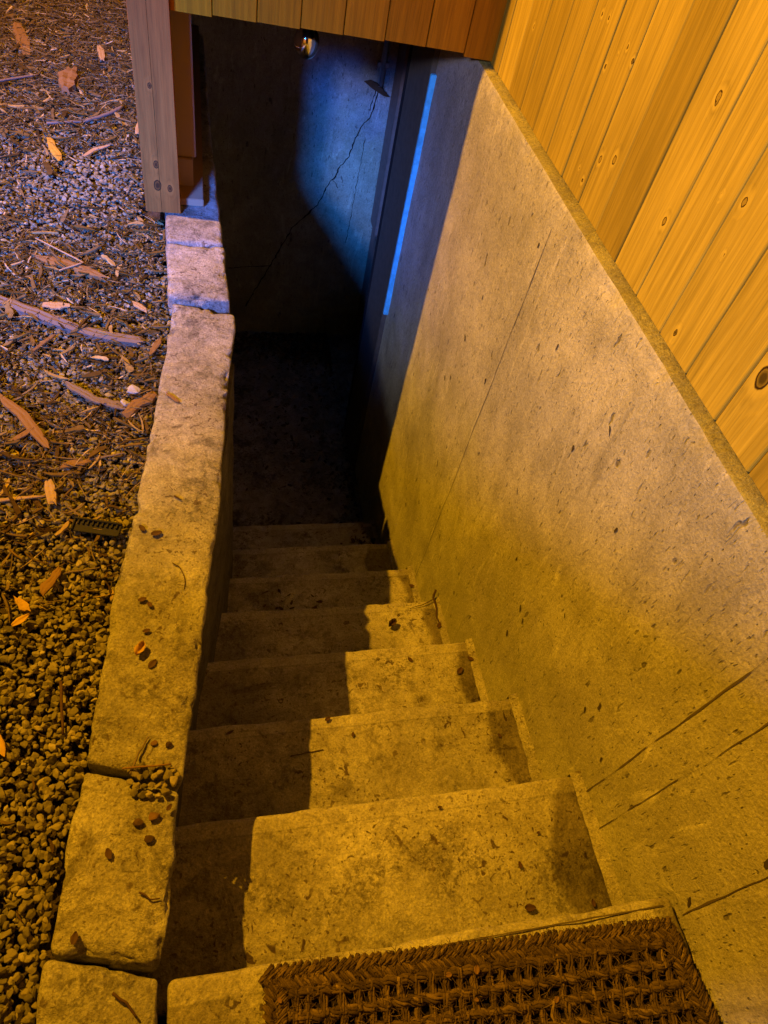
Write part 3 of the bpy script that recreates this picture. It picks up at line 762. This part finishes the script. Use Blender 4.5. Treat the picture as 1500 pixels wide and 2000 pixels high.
def chip_template(kind):
    """bent, tapered sliver: a strip with thickness, unit length along x"""
    r = random.Random(kind); n = 5; V = []
    bend = r.uniform(-.12, .12); tw = r.uniform(-.6, .6)
    for i in range(n + 1):
        t = i / n; x = t - .5
        wd = (.5 if kind % 3 else .5 * (1 - .8 * t)) * (1 + .35 * r.uniform(-1, 1)) * (1 if 0 < i < n else r.uniform(.25, .8))
        off = bend * (4 * x * x - 1); a = tw * x
        for (u, h) in ((-wd, 0), (wd, 0), (wd * .8, 1), (-wd * .8, 1)):
            V.append((x + .04 * r.uniform(-1, 1), off, 0, u * math.cos(a), u * math.sin(a), h))
    F = []
    for i in range(n):
        for k in range(4): F.append((i * 4 + k, i * 4 + (k + 1) % 4, i * 4 + 4 + (k + 1) % 4, i * 4 + 4 + k))
    F.append((3, 2, 1, 0)); F.append((n * 4, n * 4 + 1, n * 4 + 2, n * 4 + 3))
    return np.array(V), np.array(F)
CHIPS = [chip_template(k) for k in range(10)]

def mulch():
    vs, fs = [], []
    def layer(n, lr, wr, zr, fac, flat=.16):
        P = scatter(n, (-2.1, -.86), (-.3, 4.3), fac)
        L = np.exp(rng.uniform(np.log(lr[0]), np.log(lr[1]), n)); Wd = L * rng.uniform(*wr, n); Th = np.clip(Wd * rng.uniform(.25, .7, n), .0006, .004)
        R = rot_mats(n, flat); z = rng.uniform(*zr, n) + .006 * patch(P[:, 0], P[:, 1], 4); pos = np.concatenate([P, z[:, None]], -1)
        which = rng.integers(0, len(CHIPS), n)
        for h, (V, F) in enumerate(CHIPS):
            idx = np.where(which == h)[0]
            if not len(idx): continue
            q = np.zeros((len(idx), len(V), 3))
            q[:, :, 0] = V[None, :, 0] * L[idx][:, None]
            q[:, :, 1] = V[None, :, 1] * L[idx][:, None] * .9 + V[None, :, 3] * Wd[idx][:, None]
            q[:, :, 2] = V[None, :, 4] * Wd[idx][:, None] + V[None, :, 5] * Th[idx][:, None]
            Wv = np.einsum('nij,nvj->nvi', R[idx], q) + pos[idx][:, None, :]
            vs.append(Wv.reshape(-1, 3)); fs.append((F[None] + (np.arange(len(idx)) * len(V))[:, None, None] + sum(len(a) for a in vs[:-1])).reshape(-1, 4))
    def dens(x, y):
        base = np.clip((y - .60) / .55, 0.02, 1)
        bare = np.exp(-(((x + 1.08) / .15) ** 2 + ((y - 2.32) / .26) ** 2)) * .9 + np.exp(-(((x + 1.08) / .09) ** 2 + ((y - 1.27) / .06) ** 2)) * .7
        return np.clip(base * (.74 + .42 * patch(x, y, 2.6, 1.0)) + .5 * np.clip((y - 2.5) / .5, 0, 1) - bare, .012, 1)
    layer(13000, (.008, .030), (.10, .35), (-.020, -.006), dens)
    layer(5200, (.022, .065), (.05, .18), (-.016, -.003), dens)
    layer(420, (.03, .075), (.12, .30), (-.011, -.003), dens, .12)
    layer(12000, (.018, .06), (.018, .05), (-.014, .001), dens, .13)
    o = mesh_obj('wood_mulch', np.concatenate(vs), np.concatenate(fs), M['chip'])
    tag(o, 'shredded brown bark and wood mulch strewn over the gravel', kind='stuff')
mulch()

# ------------------------------------------------------------------ single pieces lying about
def sliver(name, pts, wd, th, mat, label, cat, group=None, z=-.008, seed=1, ragged=.25, taper=(.6, .5), sub=14):
    """a flat splintered piece following a polyline on the ground"""
    r = random.Random(seed); P = []
    pts = [Vector((p[0], p[1], p[2] if len(p) > 2 else z)) for p in pts]
    seg = [0]
    for a, b in zip(pts[:-1], pts[1:]): seg.append(seg[-1] + (b - a).length)
    for i in range(sub + 1):
        s = seg[-1] * i / sub
        k = max(j for j in range(len(seg)) if seg[j] <= s + 1e-9); k = min(k, len(pts) - 2)
        P.append(pts[k].lerp(pts[k + 1], (s - seg[k]) / max(1e-6, seg[k + 1] - seg[k])))
    c = P[len(P) // 2].copy(); V = []
    for i, p in enumerate(P):
        t = i / sub; d = (P[min(i + 1, sub)] - P[max(i - 1, 0)]); d.z = 0; d.normalize(); n = Vector((-d.y, d.x, 0))
        q = wd * (1 + ragged * (1.3 * fbm((t * 2.2, seed, 0), 1.0, 3)) + .05 * r.uniform(-1, 1)); e = min(1, taper[0] + (1 - taper[0]) * t * 4, taper[1] + (1 - taper[1]) * (1 - t) * 4); q *= e
        hz = th * (.85 + .25 * fbm((t * 4, seed, 7), 1.0, 2)); o_ = n * wd * ragged * fbm((t * 1.6, seed, 3), 1.0, 2)
        for j_, (u, h) in enumerate(((-1, 0), (1, 0), (.9, .80), (.42, .97), (.05, .82), (-.4, 1.0), (-.88, .7))):
            V.append(p + o_ + n * (u + .06 * fbm((t * 6, j_, seed), 1.0, 2)) * q / 2 + Vector((0, 0, h * hz * (1 + .12 * r.uniform(-1, 1)) if h else 0)) - c)
    if True:                                                       # broken, splintered ends
        for i in (0, sub):
            for j_ in range(7):
                d = (P[min(i + 1, sub)] - P[max(i - 1, 0)]).normalized(); V[i * 7 + j_] = V[i * 7 + j_] + d * wd * .45 * r.uniform(-1, 1)
    F = [(i * 7 + k, i * 7 + (k + 1) % 7, i * 7 + 7 + (k + 1) % 7, i * 7 + 7 + k) for i in range(sub) for k in range(7)]
    F += [(6, 5, 4, 3, 2, 1, 0), tuple(sub * 7 + k for k in range(7))]
    o = mesh_obj(name, V, F, mat); o.location = c
    return tag(o, label, cat, group)

def twig(name, pts, r0, r1, mat, label, cat='twig', z=-.006, group=None):
    pts = [Vector((p[0], p[1], p[2] if len(p) > 2 else z)) for p in pts]; Q = []
    for a, b in zip(pts[:-1], pts[1:]):
        for i in range(6):
            q = a.lerp(b, i / 6); Q.append(q + Vector((.0015 * fbm(q, 60, 2), .0015 * fbm(q + Vector((3, 0, 0)), 60, 2), .001 * fbm(q + Vector((0, 5, 0)), 60, 2))))
    Q.append(pts[-1]); n = len(Q); mb = MB(); c = Q[n // 2].copy()
    mb.tube([q - c for q in Q], [r0 + (r1 - r0) * i / (n - 1) for i in range(n)], 7, 0, .25)
    o = mb.build(name, mat, None, True); o.location = c
    return tag(o, label, cat, group)

def leaf(name, c, ln, wd, ang, mat, label, cat='leaf', curl=.25, group=None, seed=0, tilt=0.0):
    r = random.Random(seed); n = 10; V = []
    for s in (0, 1):
        for i in range(n + 1):
            t = i / n; w_ = wd * (math.sin(math.pi * min(1, .08 + t * .9)) ** .75) * (1 + .12 * r.uniform(-1, 1))
            for u in (-1, -.5, 0, .5, 1):
                x = (t - .5) * ln; y = u * w_ / 2; zz = curl * wd * (abs(u) ** 1.6) + curl * .6 * ln * (t - .5) ** 2 + .0009 * s + tilt * x
                V.append((x * math.cos(ang) - y * math.sin(ang), x * math.sin(ang) + y * math.cos(ang), zz))
    F = []; k = 5; m = (n + 1) * k
    for i in range(n):
        for j in range(k - 1):
            a, b, c_, d = i * k + j, i * k + j + 1, (i + 1) * k + j + 1, (i + 1) * k + j
            F.append((a, d, c_, b)); F.append((a + m, b + m, c_ + m, d + m))
    for i in range(n):
        a, b = i * k, (i + 1) * k; F.append((a, a + m, b + m, b)); a, b = i * k + 4, (i + 1) * k + 4; F.append((a, b, b + m, a + m))
    o = mesh_obj(name, V, F, mat, None, True); o.location = c
    return tag(o, label, cat, group)

def ground_items():
    sliver('weathered_stick', [(-1.36, 1.640), (-1.297, 1.612), (-1.216, 1.568), (-1.122, 1.513), (-1.031, 1.474), (-.929, 1.453)], .034, .020, M['oldwood'], 'long weathered grey stick with a sawn end lying in the mulch against the curb', 'stick', z=-.016, seed=3, ragged=.06, taper=(1, 1), sub=22)
    sliver('wood_shard', [(-1.24, 1.823), (-1.148, 1.790), (-1.041, 1.732)], .038, .012, M['shard'], 'wide split wood shard with a pale edge, beyond the long grey stick', 'wood chip', z=-.012, seed=5, ragged=.1, taper=(.15, .35))
    sliver('wood_shard', [(-1.25, 1.25), (-1.231, 1.224), (-1.186, 1.176), (-1.121, 1.072)], .026, .006, M['shard'], 'curved pointed orange wood shard lying on bare gravel', 'wood chip', z=-.008, seed=6, ragged=.14, taper=(.12, .5))
    sliver('wood_shard', [(-.952, 1.180), (-.895, 1.25)], .030, .012, M['shard'], 'stubby brown wood chunk leaning against the long curb block', 'wood chip', z=-.010, seed=8, taper=(.7, .8))
    sliver('wood_shard', [(-1.269, 2.52), (-1.222, 2.376)], .028, .006, M['leaf'], 'bright yellow orange wood chip near the post', 'wood chip', z=-.006, seed=9, ragged=.2, taper=(.6, .4))
    sliver('wood_shard', [(-1.107, .968), (-1.091, .904)], .022, .007, M['straw'], 'pale split wood chunk with a cleft, on the gravel below the curved shard', 'wood chip', z=-.007, seed=10, ragged=.1, taper=(.7, .8))
    sliver('wood_splinter', [(-1.26, .906), (-1.198, .914), (-1.155, .922), (-1.109, .925)], .009, .004, M['straw'], 'long pale straight splinter reaching the cleft chunk', 'splinter', z=-.005, seed=11, taper=(.5, .3))
    sliver('wood_shard', [(-1.080, 1.012), (-1.030, 1.028)], .020, .005, M['shard'], 'short orange chip with a ragged end, above the cleft chunk', 'wood chip', z=-.006, seed=12, taper=(.5, .4))
    sliver('wood_splinter', [(-1.03, 1.030), (-.955, 1.048)], .006, .003, M['oldwood'], 'thin grey splinter pointing at the curb from the short orange chip', 'splinter', z=-.005, seed=13)
    sliver('wood_shard', [(-.906, 1.400), (-.881, 1.464)], .016, .004, M['shard'], 'narrow orange chip standing between the grey stick and the curb', 'wood chip', z=-.004, seed=14, taper=(.5, .3))
    sliver('wood_shard', [(-1.175, 1.590), (-1.128, 1.588)], .030, .005, M['straw'], 'pale cream chip beside the middle of the long grey stick', 'wood chip', z=-.002, seed=15, ragged=.35)
    sliver('wood_shard', [(-.955, 1.612), (-.922, 1.580)], .018, .005, M['straw'], 'small bent cream chip between the grey stick and the pale square block', 'wood chip', z=-.003, seed=16)
    sliver('wood_shard', [(-1.132, .672), (-1.108, .640)], .016, .004, M['leaf'], 'orange chip lying upright on the bare gravel beside the long block', 'wood chip', z=-.005, seed=17)
    leaf('yellow_leaf', (-1.117, .620, -.004), .036, .014, .7, M['leaf'], 'small bright yellow leaf on the gravel left of the long block', seed=2)
    leaf('yellow_leaf', (-1.122, .385, -.006), .055, .016, -1.1, M['leaf'], 'large yellow leaf with brown spots lying on gravel at the edge of view', curl=.12, seed=3)
    sliver('wood_shard', [(-1.087, .680), (-1.060, .735)], .020, .004, M['shard'], 'pale brown bark flake with dark marks, beyond the small yellow leaf', 'wood chip', z=-.006, seed=18)
    sliver('wood_shard', [(-1.19, 1.40), (-1.145, 1.47)], .010, .005, M['shard'], 'slim tan chip lying across the gravel below the grey stick', 'wood chip', z=-.006, seed=19)
    sliver('wood_shard', [(-1.195, 1.09), (-1.155, 1.13)], .014, .004, M['shard'], 'thin orange chip beside the tip of the curved shard', 'wood chip', z=-.006, seed=29)
    sliver('bark_strip', [(-1.02, 1.225), (-.96, 1.20)], .022, .006, M['chipbark'] if 'chipbark' in M else M['oldwood'], 'grey brown bark strip beside two pale stones near the curb', 'bark', z=-.006, seed=20)
    sliver('bark_strip', [(-1.10, 1.285), (-1.01, 1.21)], .020, .007, M['oldwood'], 'dark curved bark strip left of the stubby chunk', 'bark', z=-.006, seed=21)
    sliver('wood_shard', [(-1.5, 3.50), (-1.42, 3.20)], .05, .008, M['shard'], 'pale long chip far out in the mulch, upright in view', 'wood chip', z=-.006, seed=22)
    sliver('bark_strip', [(-1.248, 3.08), (-1.262, 2.92)], .07, .030, M['rotten'] if 'rotten' in M else M['shard'], 'lump of yellow rotten wood in the far mulch', 'wood chip', z=-.012, seed=23, ragged=.4)
    sliver('wood_shard', [(-1.15, 2.417), (-1.12, 2.47), (-1.075, 2.512)], .014, .004, M['straw'], 'curved tan splinter on blue lit gravel by the post', 'splinter', z=-.004, seed=24)
    sliver('wood_shard', [(-.985, 2.62), (-.972, 2.78)], .026, .006, M['straw'], 'cream leaf shaped chip close against the wooden post', 'wood chip', z=-.003, seed=25)
    sliver('wood_shard', [(-1.165, 3.35), (-1.140, 3.22)], .026, .008, M['straw'], 'light curled chip in the far mulch between the rotten lump and the post', 'wood chip', z=-.004, seed=26)
    twig('dead_twig', [(-1.29, 2.63), (-1.163, 2.675), (-1.09, 2.75), (-1.045, 2.82)], .005, .0075, M['oldwood'], 'thick curved dark twig lying in the mulch near the post', z=-.003)
    twig('dead_twig', [(-1.56, 2.90), (-1.485, 2.93), (-1.36, 3.022)], .006, .004, M['oldwood'], 'dark straight twig far out in the mulch', z=-.003)
    twig('dead_twig', [(-1.16, 1.745), (-1.10, 1.79), (-1.24, 1.90)], .003, .002, M['straw'], 'thin bent straw lying over the wide split shard', z=.001)
    twig('dead_twig', [(-1.035, .49), (-1.022, .39)], .003, .0022, M['brownleaf'], 'short dark twig lying lengthwise on bare gravel beside the block joint', z=-.006)
    twig('dead_twig', [(-1.05, .725), (-.985, .735)], .0022, .0016, M['oldwood'], 'thin twig lying crosswise on gravel left of the long block', z=-.006)
    for i, (x, y, s, lb) in enumerate(((-.944, 1.262, .019, 'larger of two pale angular stones by the curb'), (-.962, 1.215, .015, 'smaller of two pale angular stones by the curb'))):
        V, F = HULLS[i + 3]; V = V * np.array([s * 1.15, s, s * .7])
        o = mesh_obj('pale_stone', V, F, M['stonegrey']); o.location = (x, y, -.006); tag(o, lb, 'stone')
    # ribbed black plastic strip
    t = tag(empty('plastic_strip', (-.998, .834, -.006)), 'black ribbed plastic strip half buried in the gravel beside the curb', 'plastic strip'); t.rotation_euler = (math.radians(5), math.radians(-2), -.25)
    mb = MB(); mb.box(-.050, .050, -.014, .014, 0, .004); mb.box(-.050, .050, .0125, .0165, .004, .011); mb.box(-.050, -.046, -.014, .0125, .004, .009); mb.box(.046, .050, -.014, .0125, .004, .007)
    o = mb.build('tray', M['plastic'], None, bevel=.0008); o.parent = t
    mb = MB()
    for i in range(9): mb.box(-.041 + i * .0100, -.038 + i * .0100, .003, .0122, .0042, .0085)
    o = mb.build('rib', M['plastic']); o.parent = t
ground_items()

def curb_items():
    zt = .014
    # pebbles and sticks spilled over the joint between two blocks
    r = random.Random(5); k = 0
    spots = [(-.900, .300), (-.890, .292), (-.879, .298), (-.868, .292), (-.857, .300), (-.846, .293), (-.838, .300), (-.893, .281), (-.882, .279), (-.871, .277), (-.860, .281), (-.849, .276), (-.838, .282), (-.830, .290), (-.905, .288), (-.898, .270), (-.886, .266),
             (-.874, .264), (-.862, .262), (-.850, .264), (-.872, .310), (-.860, .312), (-.886, .314), (-.846, .312), (-.910, .310)]
    for (x, y) in spots:
        V, F = HULLS[k % 14]; s = r.uniform(.0055, .0085); V = V * np.array([s * 1.3, s, s * .75])
        o = mesh_obj('spilled_pebble', V, F, M['pebble']); o.location = (x + r.uniform(-.002, .002), y + r.uniform(-.002, .002), zt + s * .5); o.rotation_euler = (r.uniform(-.3, .3), r.uniform(-.3, .3), r.uniform(0, 6))
        tag(o, 'grey brown pebble in the small heap spilled over the joint of two curb blocks', 'pebble', 'pebbles spilled on the curb joint'); k += 1
    for (x, y, s, lb) in ((-.890, .222, .0075, 'dark pebble alone just below the spilled heap'), (-.866, .228, .0085, 'dark flat pebble below the heap, nearest the steps of its pair'), (-.872, .195, .0080, 'brown pebble above the curled leaf bit on the curb'), (-.869, .350, .006, 'single dark pebble on the long block near the heap'), (-.845, .345, .006, 'dark chip of stone on the long block beside the inner edge')):
        V, F = HULLS[k % 14]; k += 1
        o = mesh_obj('spilled_pebble', V * np.array([s * 1.3, s, s * .6]), F, M['darkbit']); o.location = (x, y, zt + s * .3); tag(o, lb, 'pebble')
    twig('dead_twig', [(-.918, .309, .026), (-.839, .307, .027)], .0018, .0014, M['shard'], 'thin straight straw lying across the spilled pebbles')
    twig('dead_twig', [(-.905, .300, .020), (-.893, .335, .020), (-.878, .362, .017)], .0022, .0014, M['oldwood'], 'forked dark twig leaning out of the spilled pebbles')
    twig('dead_twig', [(-.884, .120, .016), (-.868, .108, .017), (-.854, .107, .016)], .0016, .0010, M['brownleaf'], 'small curved brown twig on the block above the corner')
    twig('dead_twig', [(-.842, .725, .0155), (-.828, .712, .0155), (-.818, .690, .0155), (-.819, .66, .0155)], .0010, .0007, M['brownleaf'], 'hair thin curved stalk on the long curb block')
    twig('dead_twig', [(-.915, -.005, .018), (-.895, -.02, .02), (-.882, -.038, .018)], .0022, .0014, M['brownleaf'], 'dark bent twig on the corner block')
    twig('dead_twig', [(-.842, .902, .016), (-.825, .890, .016)], .0022, .0012, M['brownleaf'], 'stubby dark twig on the stained part of the long block')
    leaf('curled_peel', (-.897, .530, .016), .028, .018, 1.1, M['leaf'], 'curled yellow peel on the yellow half of the long block', 'peel', curl=.6, seed=5)
    sliver('wood_shard', [(-.862, 1.230, .014), (-.832, 1.198, .014)], .010, .005, M['shard'], 'little orange chip lying on the long block opposite the stubby chunk', 'wood chip', seed=30)
    for i, (x, y, ln, an, lb) in enumerate(((-.898, .640, .016, .3, 'round brown leaf scrap on the long block near its narrow middle'), (-.884, .628, .014, 2.1, 'second brown leaf scrap right of the round one on the long block'), (-.932, .181, .017, 1.9, 'dark seed husk in the middle of the block with stray pebbles'),
                                             (-.972, .072, .017, 1.4, 'oval dark leaf scrap near the corner of the block with stray pebbles'), (-1.005, -.035, .015, .5, 'dark scrap on the outer side of the corner block'), (-.888, .57, .014, .2, 'ragged brown scrap above the curled peel'), (-.875, .50, .02, .9, 'clump of dark scraps below the curled peel'), (-.842, .24, .012, .9, 'dark scrap at the inner edge of the block with stray pebbles'),
                                             (-.875, .800, .022, .2, 'dark moss tuft on the stained part of the long block'), (-.905, .815, .018, 2.2, 'black leaf scrap beside the moss tuft on the long block'))):
        leaf('leaf_scrap', (x, y, zt + .001), ln, ln * .62, an, M['brownleaf'], lb, curl=.2, seed=40 + i)
curb_items()

def step_items():
    def z(k): return -.2 * k + .0015
    data = [(-.326, .238, 1, .009, 'round dark blot of leaf on the top step near its edge'), (-.188, .111, 1, .013, 'narrow brown leaf scrap on the top step toward the wall'), (-.132, .164, 1, .008, 'tiny brown scrap on the top step near the mortar'),
            (-.076, .438, 2, .012, 'dark scrap in the grimy end of the second step'), (-.501, .525, 2, .016, 'rust coloured chip on the edge of the second step'), (-.206, .759, 3, .018, 'dark torn leaf on the third step, in the lit part'),
            (-.063, .710, 3, .026, 'flat brown oval leaf on the third step near the wall'), (-.017, .746, 3, .020, 'black curled leaf against the wall on the third step'), (-.011, .973, 4, .024, 'dark leaf against the wall on the fourth step'), (.0, 1.257, 5, .022, 'black round leaf lump against the wall on the fifth step'),
            (-.445, .480, 2, .012, 'small dark scrap in the middle of the second step'), (-.19, .035, 1, .022, 'pointed dark leaf on the top step under the landing edge'), (-.06, .025, 1, .014, 'dark leaf clump in the mortar corner of the top step')]
    for i, (x, y, k, s, lb) in enumerate(data):
        leaf('leaf_scrap', (min(x, -.02), y, z(k) + .001), s, s * .6, i * 1.7, M['brownleaf'], lb, curl=.25, seed=60 + i)
    o = leaf('crumpled_leaf', (-.184, .986, z(4) + .004), .034, .022, .6, M['brownleaf'], 'crumpled dead leaf lump in the middle of the fourth step', curl=.8, seed=80)
    twig('dead_twig', [(-.012, 1.095, -.765), (-.022, 1.075, -.785), (-.016, 1.045, -.792), (-.022, 1.0, -.796), (-.014, .965, -.796)], .0042, .0022, M['darkbit'], 'black crooked twig propped against the wall on the fourth step')
    twig('dead_twig', [(-.022, 1.07, -.786), (-.06, 1.055, -.792), (-.11, 1.045, -.796)], .0016, .0010, M['darkbit'], 'thin side stalk lying beside the crooked twig on the fourth step')
    twig('dead_twig', [(-.60, .445, z(2)), (-.52, .452, z(2))], .0012, .0010, M['darkbit'], 'thin stalk lying in shade on the second step')
    leaf('leaf_scrap', (-.735, .515, z(2) + .002), .020, .006, .4, M['brownleaf'], 'star shaped dark scrap at the shaded end of the second step', seed=91)
    # leaf litter swept into the dark corners
    vs, fs = [], []; V, F = CHIPS[2]; n = 1500
    def heap(cx_, cy_, zz, sx_, sy_, n, hgt):
        P = np.stack([rng.normal(cx_, sx_, n), rng.normal(cy_, sy_, n)], -1); h = hgt * np.exp(-((P[:, 0] - cx_) / (1.4 * sx_)) ** 2 - ((P[:, 1] - cy_) / (1.4 * sy_)) ** 2)
        P[:, 0] = np.clip(P[:, 0], -.93, -.03); P[:, 1] = np.clip(P[:, 1], -9, 3.53)
        L = rng.uniform(.008, .035, n); W_ = L * rng.uniform(.2, .6, n); R = rot_mats(n, .35)
        q = np.zeros((n, len(V), 3)); q[:, :, 0] = V[None, :, 0] * L[:, None]; q[:, :, 1] = V[None, :, 3] * W_[:, None]; q[:, :, 2] = V[None, :, 5] * .001 + V[None, :, 4] * W_[:, None]
        pos = np.concatenate([P, (zz + h * rng.uniform(.3, 1, n))[:, None]], -1)
        Wv = np.einsum('nij,nvj->nvi', R, q) + pos[:, None, :]; b = sum(len(a) for a in vs)
        vs.append(Wv.reshape(-1, 3)); fs.append((F[None] + (np.arange(n) * len(V))[:, None, None] + b).reshape(-1, 4))
    heap(-.10, 3.40, -1.595, .14, .10, 700, .07); heap(-.5, 3.45, -1.595, .25, .06, 500, .03); heap(-.3, 2.7, -1.596, .25, .4, 260, .006)
    heap(-.08, 1.75, -1.397, .04, .04, 40, .01); heap(-.5, 1.15, -.999, .09, .05, 50, .004); heap(-.05, 2.2, -1.595, .03, .15, 80, .01)
    o = mesh_obj('leaf_litter', np.concatenate(vs), np.concatenate(fs), M['darkbit']); tag(o, 'dark leaf litter heaped at the foot of the back wall', kind='stuff')
step_items()

# ------------------------------------------------------------------ doormat
def doormat():
    root = tag(empty('doormat', (-.37, -.27, .004)), 'dark brown woven coir doormat with a braided border on the landing', 'doormat')
    # a quadrilateral mat, square to the landing with a slight skew
    cor = [Vector((-.720, -.58)), Vector((.000 - .004, -.58)), Vector((-.030, -.036)), Vector((-.700, -.004))]
    x0, x1 = -.71, -.02
    def yf(x): return -.006 - .030 * (x - x0) / (x1 - x0)          # far edge line
    def xl(y): return -.701 + .19 * (y + .004) * .6
    def xr(y): return -.030 - .12 * (y + .036)
    mb = MB()
    mb.add([(-.74, -.60, .004), (.0 + .01, -.60, .004), (xr(-.05) - .01, -.046, .004), (xl(-.02) + .01, -.02, .004)], [(0, 1, 2, 3)])
    mb.build('backing', M['coirdark'], root)
    r = random.Random(9); bw = .052
    def yarns(mb, pts, rad, ny, yr, twist, n=5):
        """a cord laid up from thin yarns twisted about its path"""
        pts = [Vector(p) for p in pts]; ph = r.uniform(0, 6.28)
        for k in range(ny):
            Q, rr = [], []
            for i, p in enumerate(pts):
                d = (pts[min(i + 1, len(pts) - 1)] - pts[max(i - 1, 0)]).normalized(); e1 = d.cross(Vector((0, 0, 1))).normalized(); e2 = d.cross(e1)
                t = ph + 6.28 * k / ny + twist * i
                Q.append(p + (e1 * math.cos(t) + e2 * math.sin(t)) * rad * r.uniform(.75, 1.15) + Vector((r.gauss(0, .0003), r.gauss(0, .0003), r.gauss(0, .0003)))); rr.append(yr * r.uniform(.7, 1.2))
            mb.tube(Q, rr, n, 0, .4)
    # braided border: overlapping slanted plaits in two rows making a herringbone
    def braid(name, a, b, inward, n):
        mb = MB(); a, b = Vector(a), Vector(b); d = (b - a); L = d.length; d.normalize(); nn = Vector(inward).normalized()
        for row in (0, 1):
            for i in range(n):
                t = (i + .5 * row + r.uniform(-.12, .12)) / n; c = a + d * (t * L) + nn * (.009 + .015 * row + r.gauss(0, .0008))
                s = 1 if row else -1; pts = []
                for j in range(5):
                    q = j / 4 - .5
                    pts.append(c + d * (q * .020) + nn * (s * q * .019) + Vector((0, 0, .007 + .0060 * math.cos(q * 3.0) + r.uniform(-.001, .001))))
                yarns(mb, pts, .0030, 6, .0020, .5)
        return mb.build(name, M['coir'], root, True)
    A = Vector((xl(-.004), -.006, 0)); Bv = Vector((xr(-.036) - .0, -.038, 0))
    braid('border', A, Bv, (0, -1, 0), 62)
    braid('border', (xl(-.58), -.58, 0), (xl(-.03), -.03, 0), (1, 0, 0), 50)
    braid('border', (xr(-.58), -.58, 0), (xr(-.05), -.05, 0), (-1, 0, 0), 50)
    # open weave: thick rows across, short cords tying them
    mb = MB(); row = 0; y = -.047
    def skew(x): return -.030 * (x - x0) / (x1 - x0) + .004
    rows = []
    while y > -.58: rows.append(y); y -= .0285
    for yy in rows:
        xa, xb = xl(yy) + .034, xr(yy) - .034; n = int((xb - xa) / .006); pts = []
        for i in range(n + 1):
            x = xa + (xb - xa) * i / n
            pts.append((x, yy + skew(x) + .0015 * math.sin(x * 251) + .002 * fbm((x, yy, 0), 14, 2), .0100 + .0026 * math.sin(x * 251 + row * math.pi)))
        yarns(mb, pts, .0058, 8, .0029, .35); row += 1
    mb.build('weft_cord', M['coir'], root, True)
    mb = MB(); nx = 26
    for a in range(nx + 1):
        for b in range(len(rows) - 1):
            ya, yb = rows[b], rows[b + 1]; ym = (ya + yb) / 2
            xa, xb = xl(ym) + .044, xr(ym) - .044; x = xa + (xb - xa) * (a + r.uniform(-.16, .16)) / nx
            up = (a + b) % 2
            if r.random() < .05: continue
            P = [(x + r.gauss(0, .001), ya + skew(x) + .005, .012 + .004 * up), (x + r.gauss(0, .001), (ya + ym) / 2 + skew(x), .0105), (x, ym + skew(x), .009), (x, (yb + ym) / 2 + skew(x), .0105), (x + r.gauss(0, .001), yb + skew(x) - .005, .012 + .004 * (1 - up))]
            yarns(mb, P, .0042 * r.uniform(.8, 1.2), 6, .0024, .4)
    mb.build('warp_cord', M['coir'], root, True)
    # stray fibres
    n = 4500; xs = rng.uniform(-.72, -.01, n); ys = rng.uniform(-.30, -.002, n); ok = (xs > xl(ys) - .002) & (xs < xr(ys) + .002) & (ys < yf(xs) + .003); xs, ys = xs[ok], ys[ok]; n = len(xs)
    V, F = CHIPS[4]; L = rng.uniform(.006, .022, n); W_ = rng.uniform(.0004, .0009, n); R = rot_mats(n, .5)
    q = np.zeros((n, len(V), 3)); q[:, :, 0] = V[None, :, 0] * L[:, None]; q[:, :, 1] = V[None, :, 1] * L[:, None] + V[None, :, 3] * W_[:, None]; q[:, :, 2] = V[None, :, 5] * .0005
    Wv = np.einsum('nij,nvj->nvi', R, q) + np.stack([xs, ys, rng.uniform(.012, .020, n)], -1)[:, None, :]
    o = mesh_obj('stray_fibre', Wv.reshape(-1, 3), (F[None] + (np.arange(n) * len(V))[:, None, None]).reshape(-1, 4), M['coir']); o['kind'] = 'stuff'; put(o, root)
    # crumbs of leaf caught in the weave
    for i, (x, y, s, lb) in enumerate(((-.43, -.058, .010, 'round tan leaf crumb caught in the braided edge of the doormat'), (-.385, -.058, .012, 'pointed pale leaf crumb caught in the weave beside the round one'), (-.395, -.095, .007, 'little tan seed in the weave below the two leaf crumbs'), (-.27, -.115, .010, 'yellow crumb in the open weave toward the middle of the doormat'), (-.685, -.05, .008, 'pale crumb on the left border of the doormat'))):
        leaf('leaf_crumb', (x, y, .019), s, s * .75, i * 1.3, M['shard'], lb, 'crumb', curl=.2, seed=i + 120)
doormat()
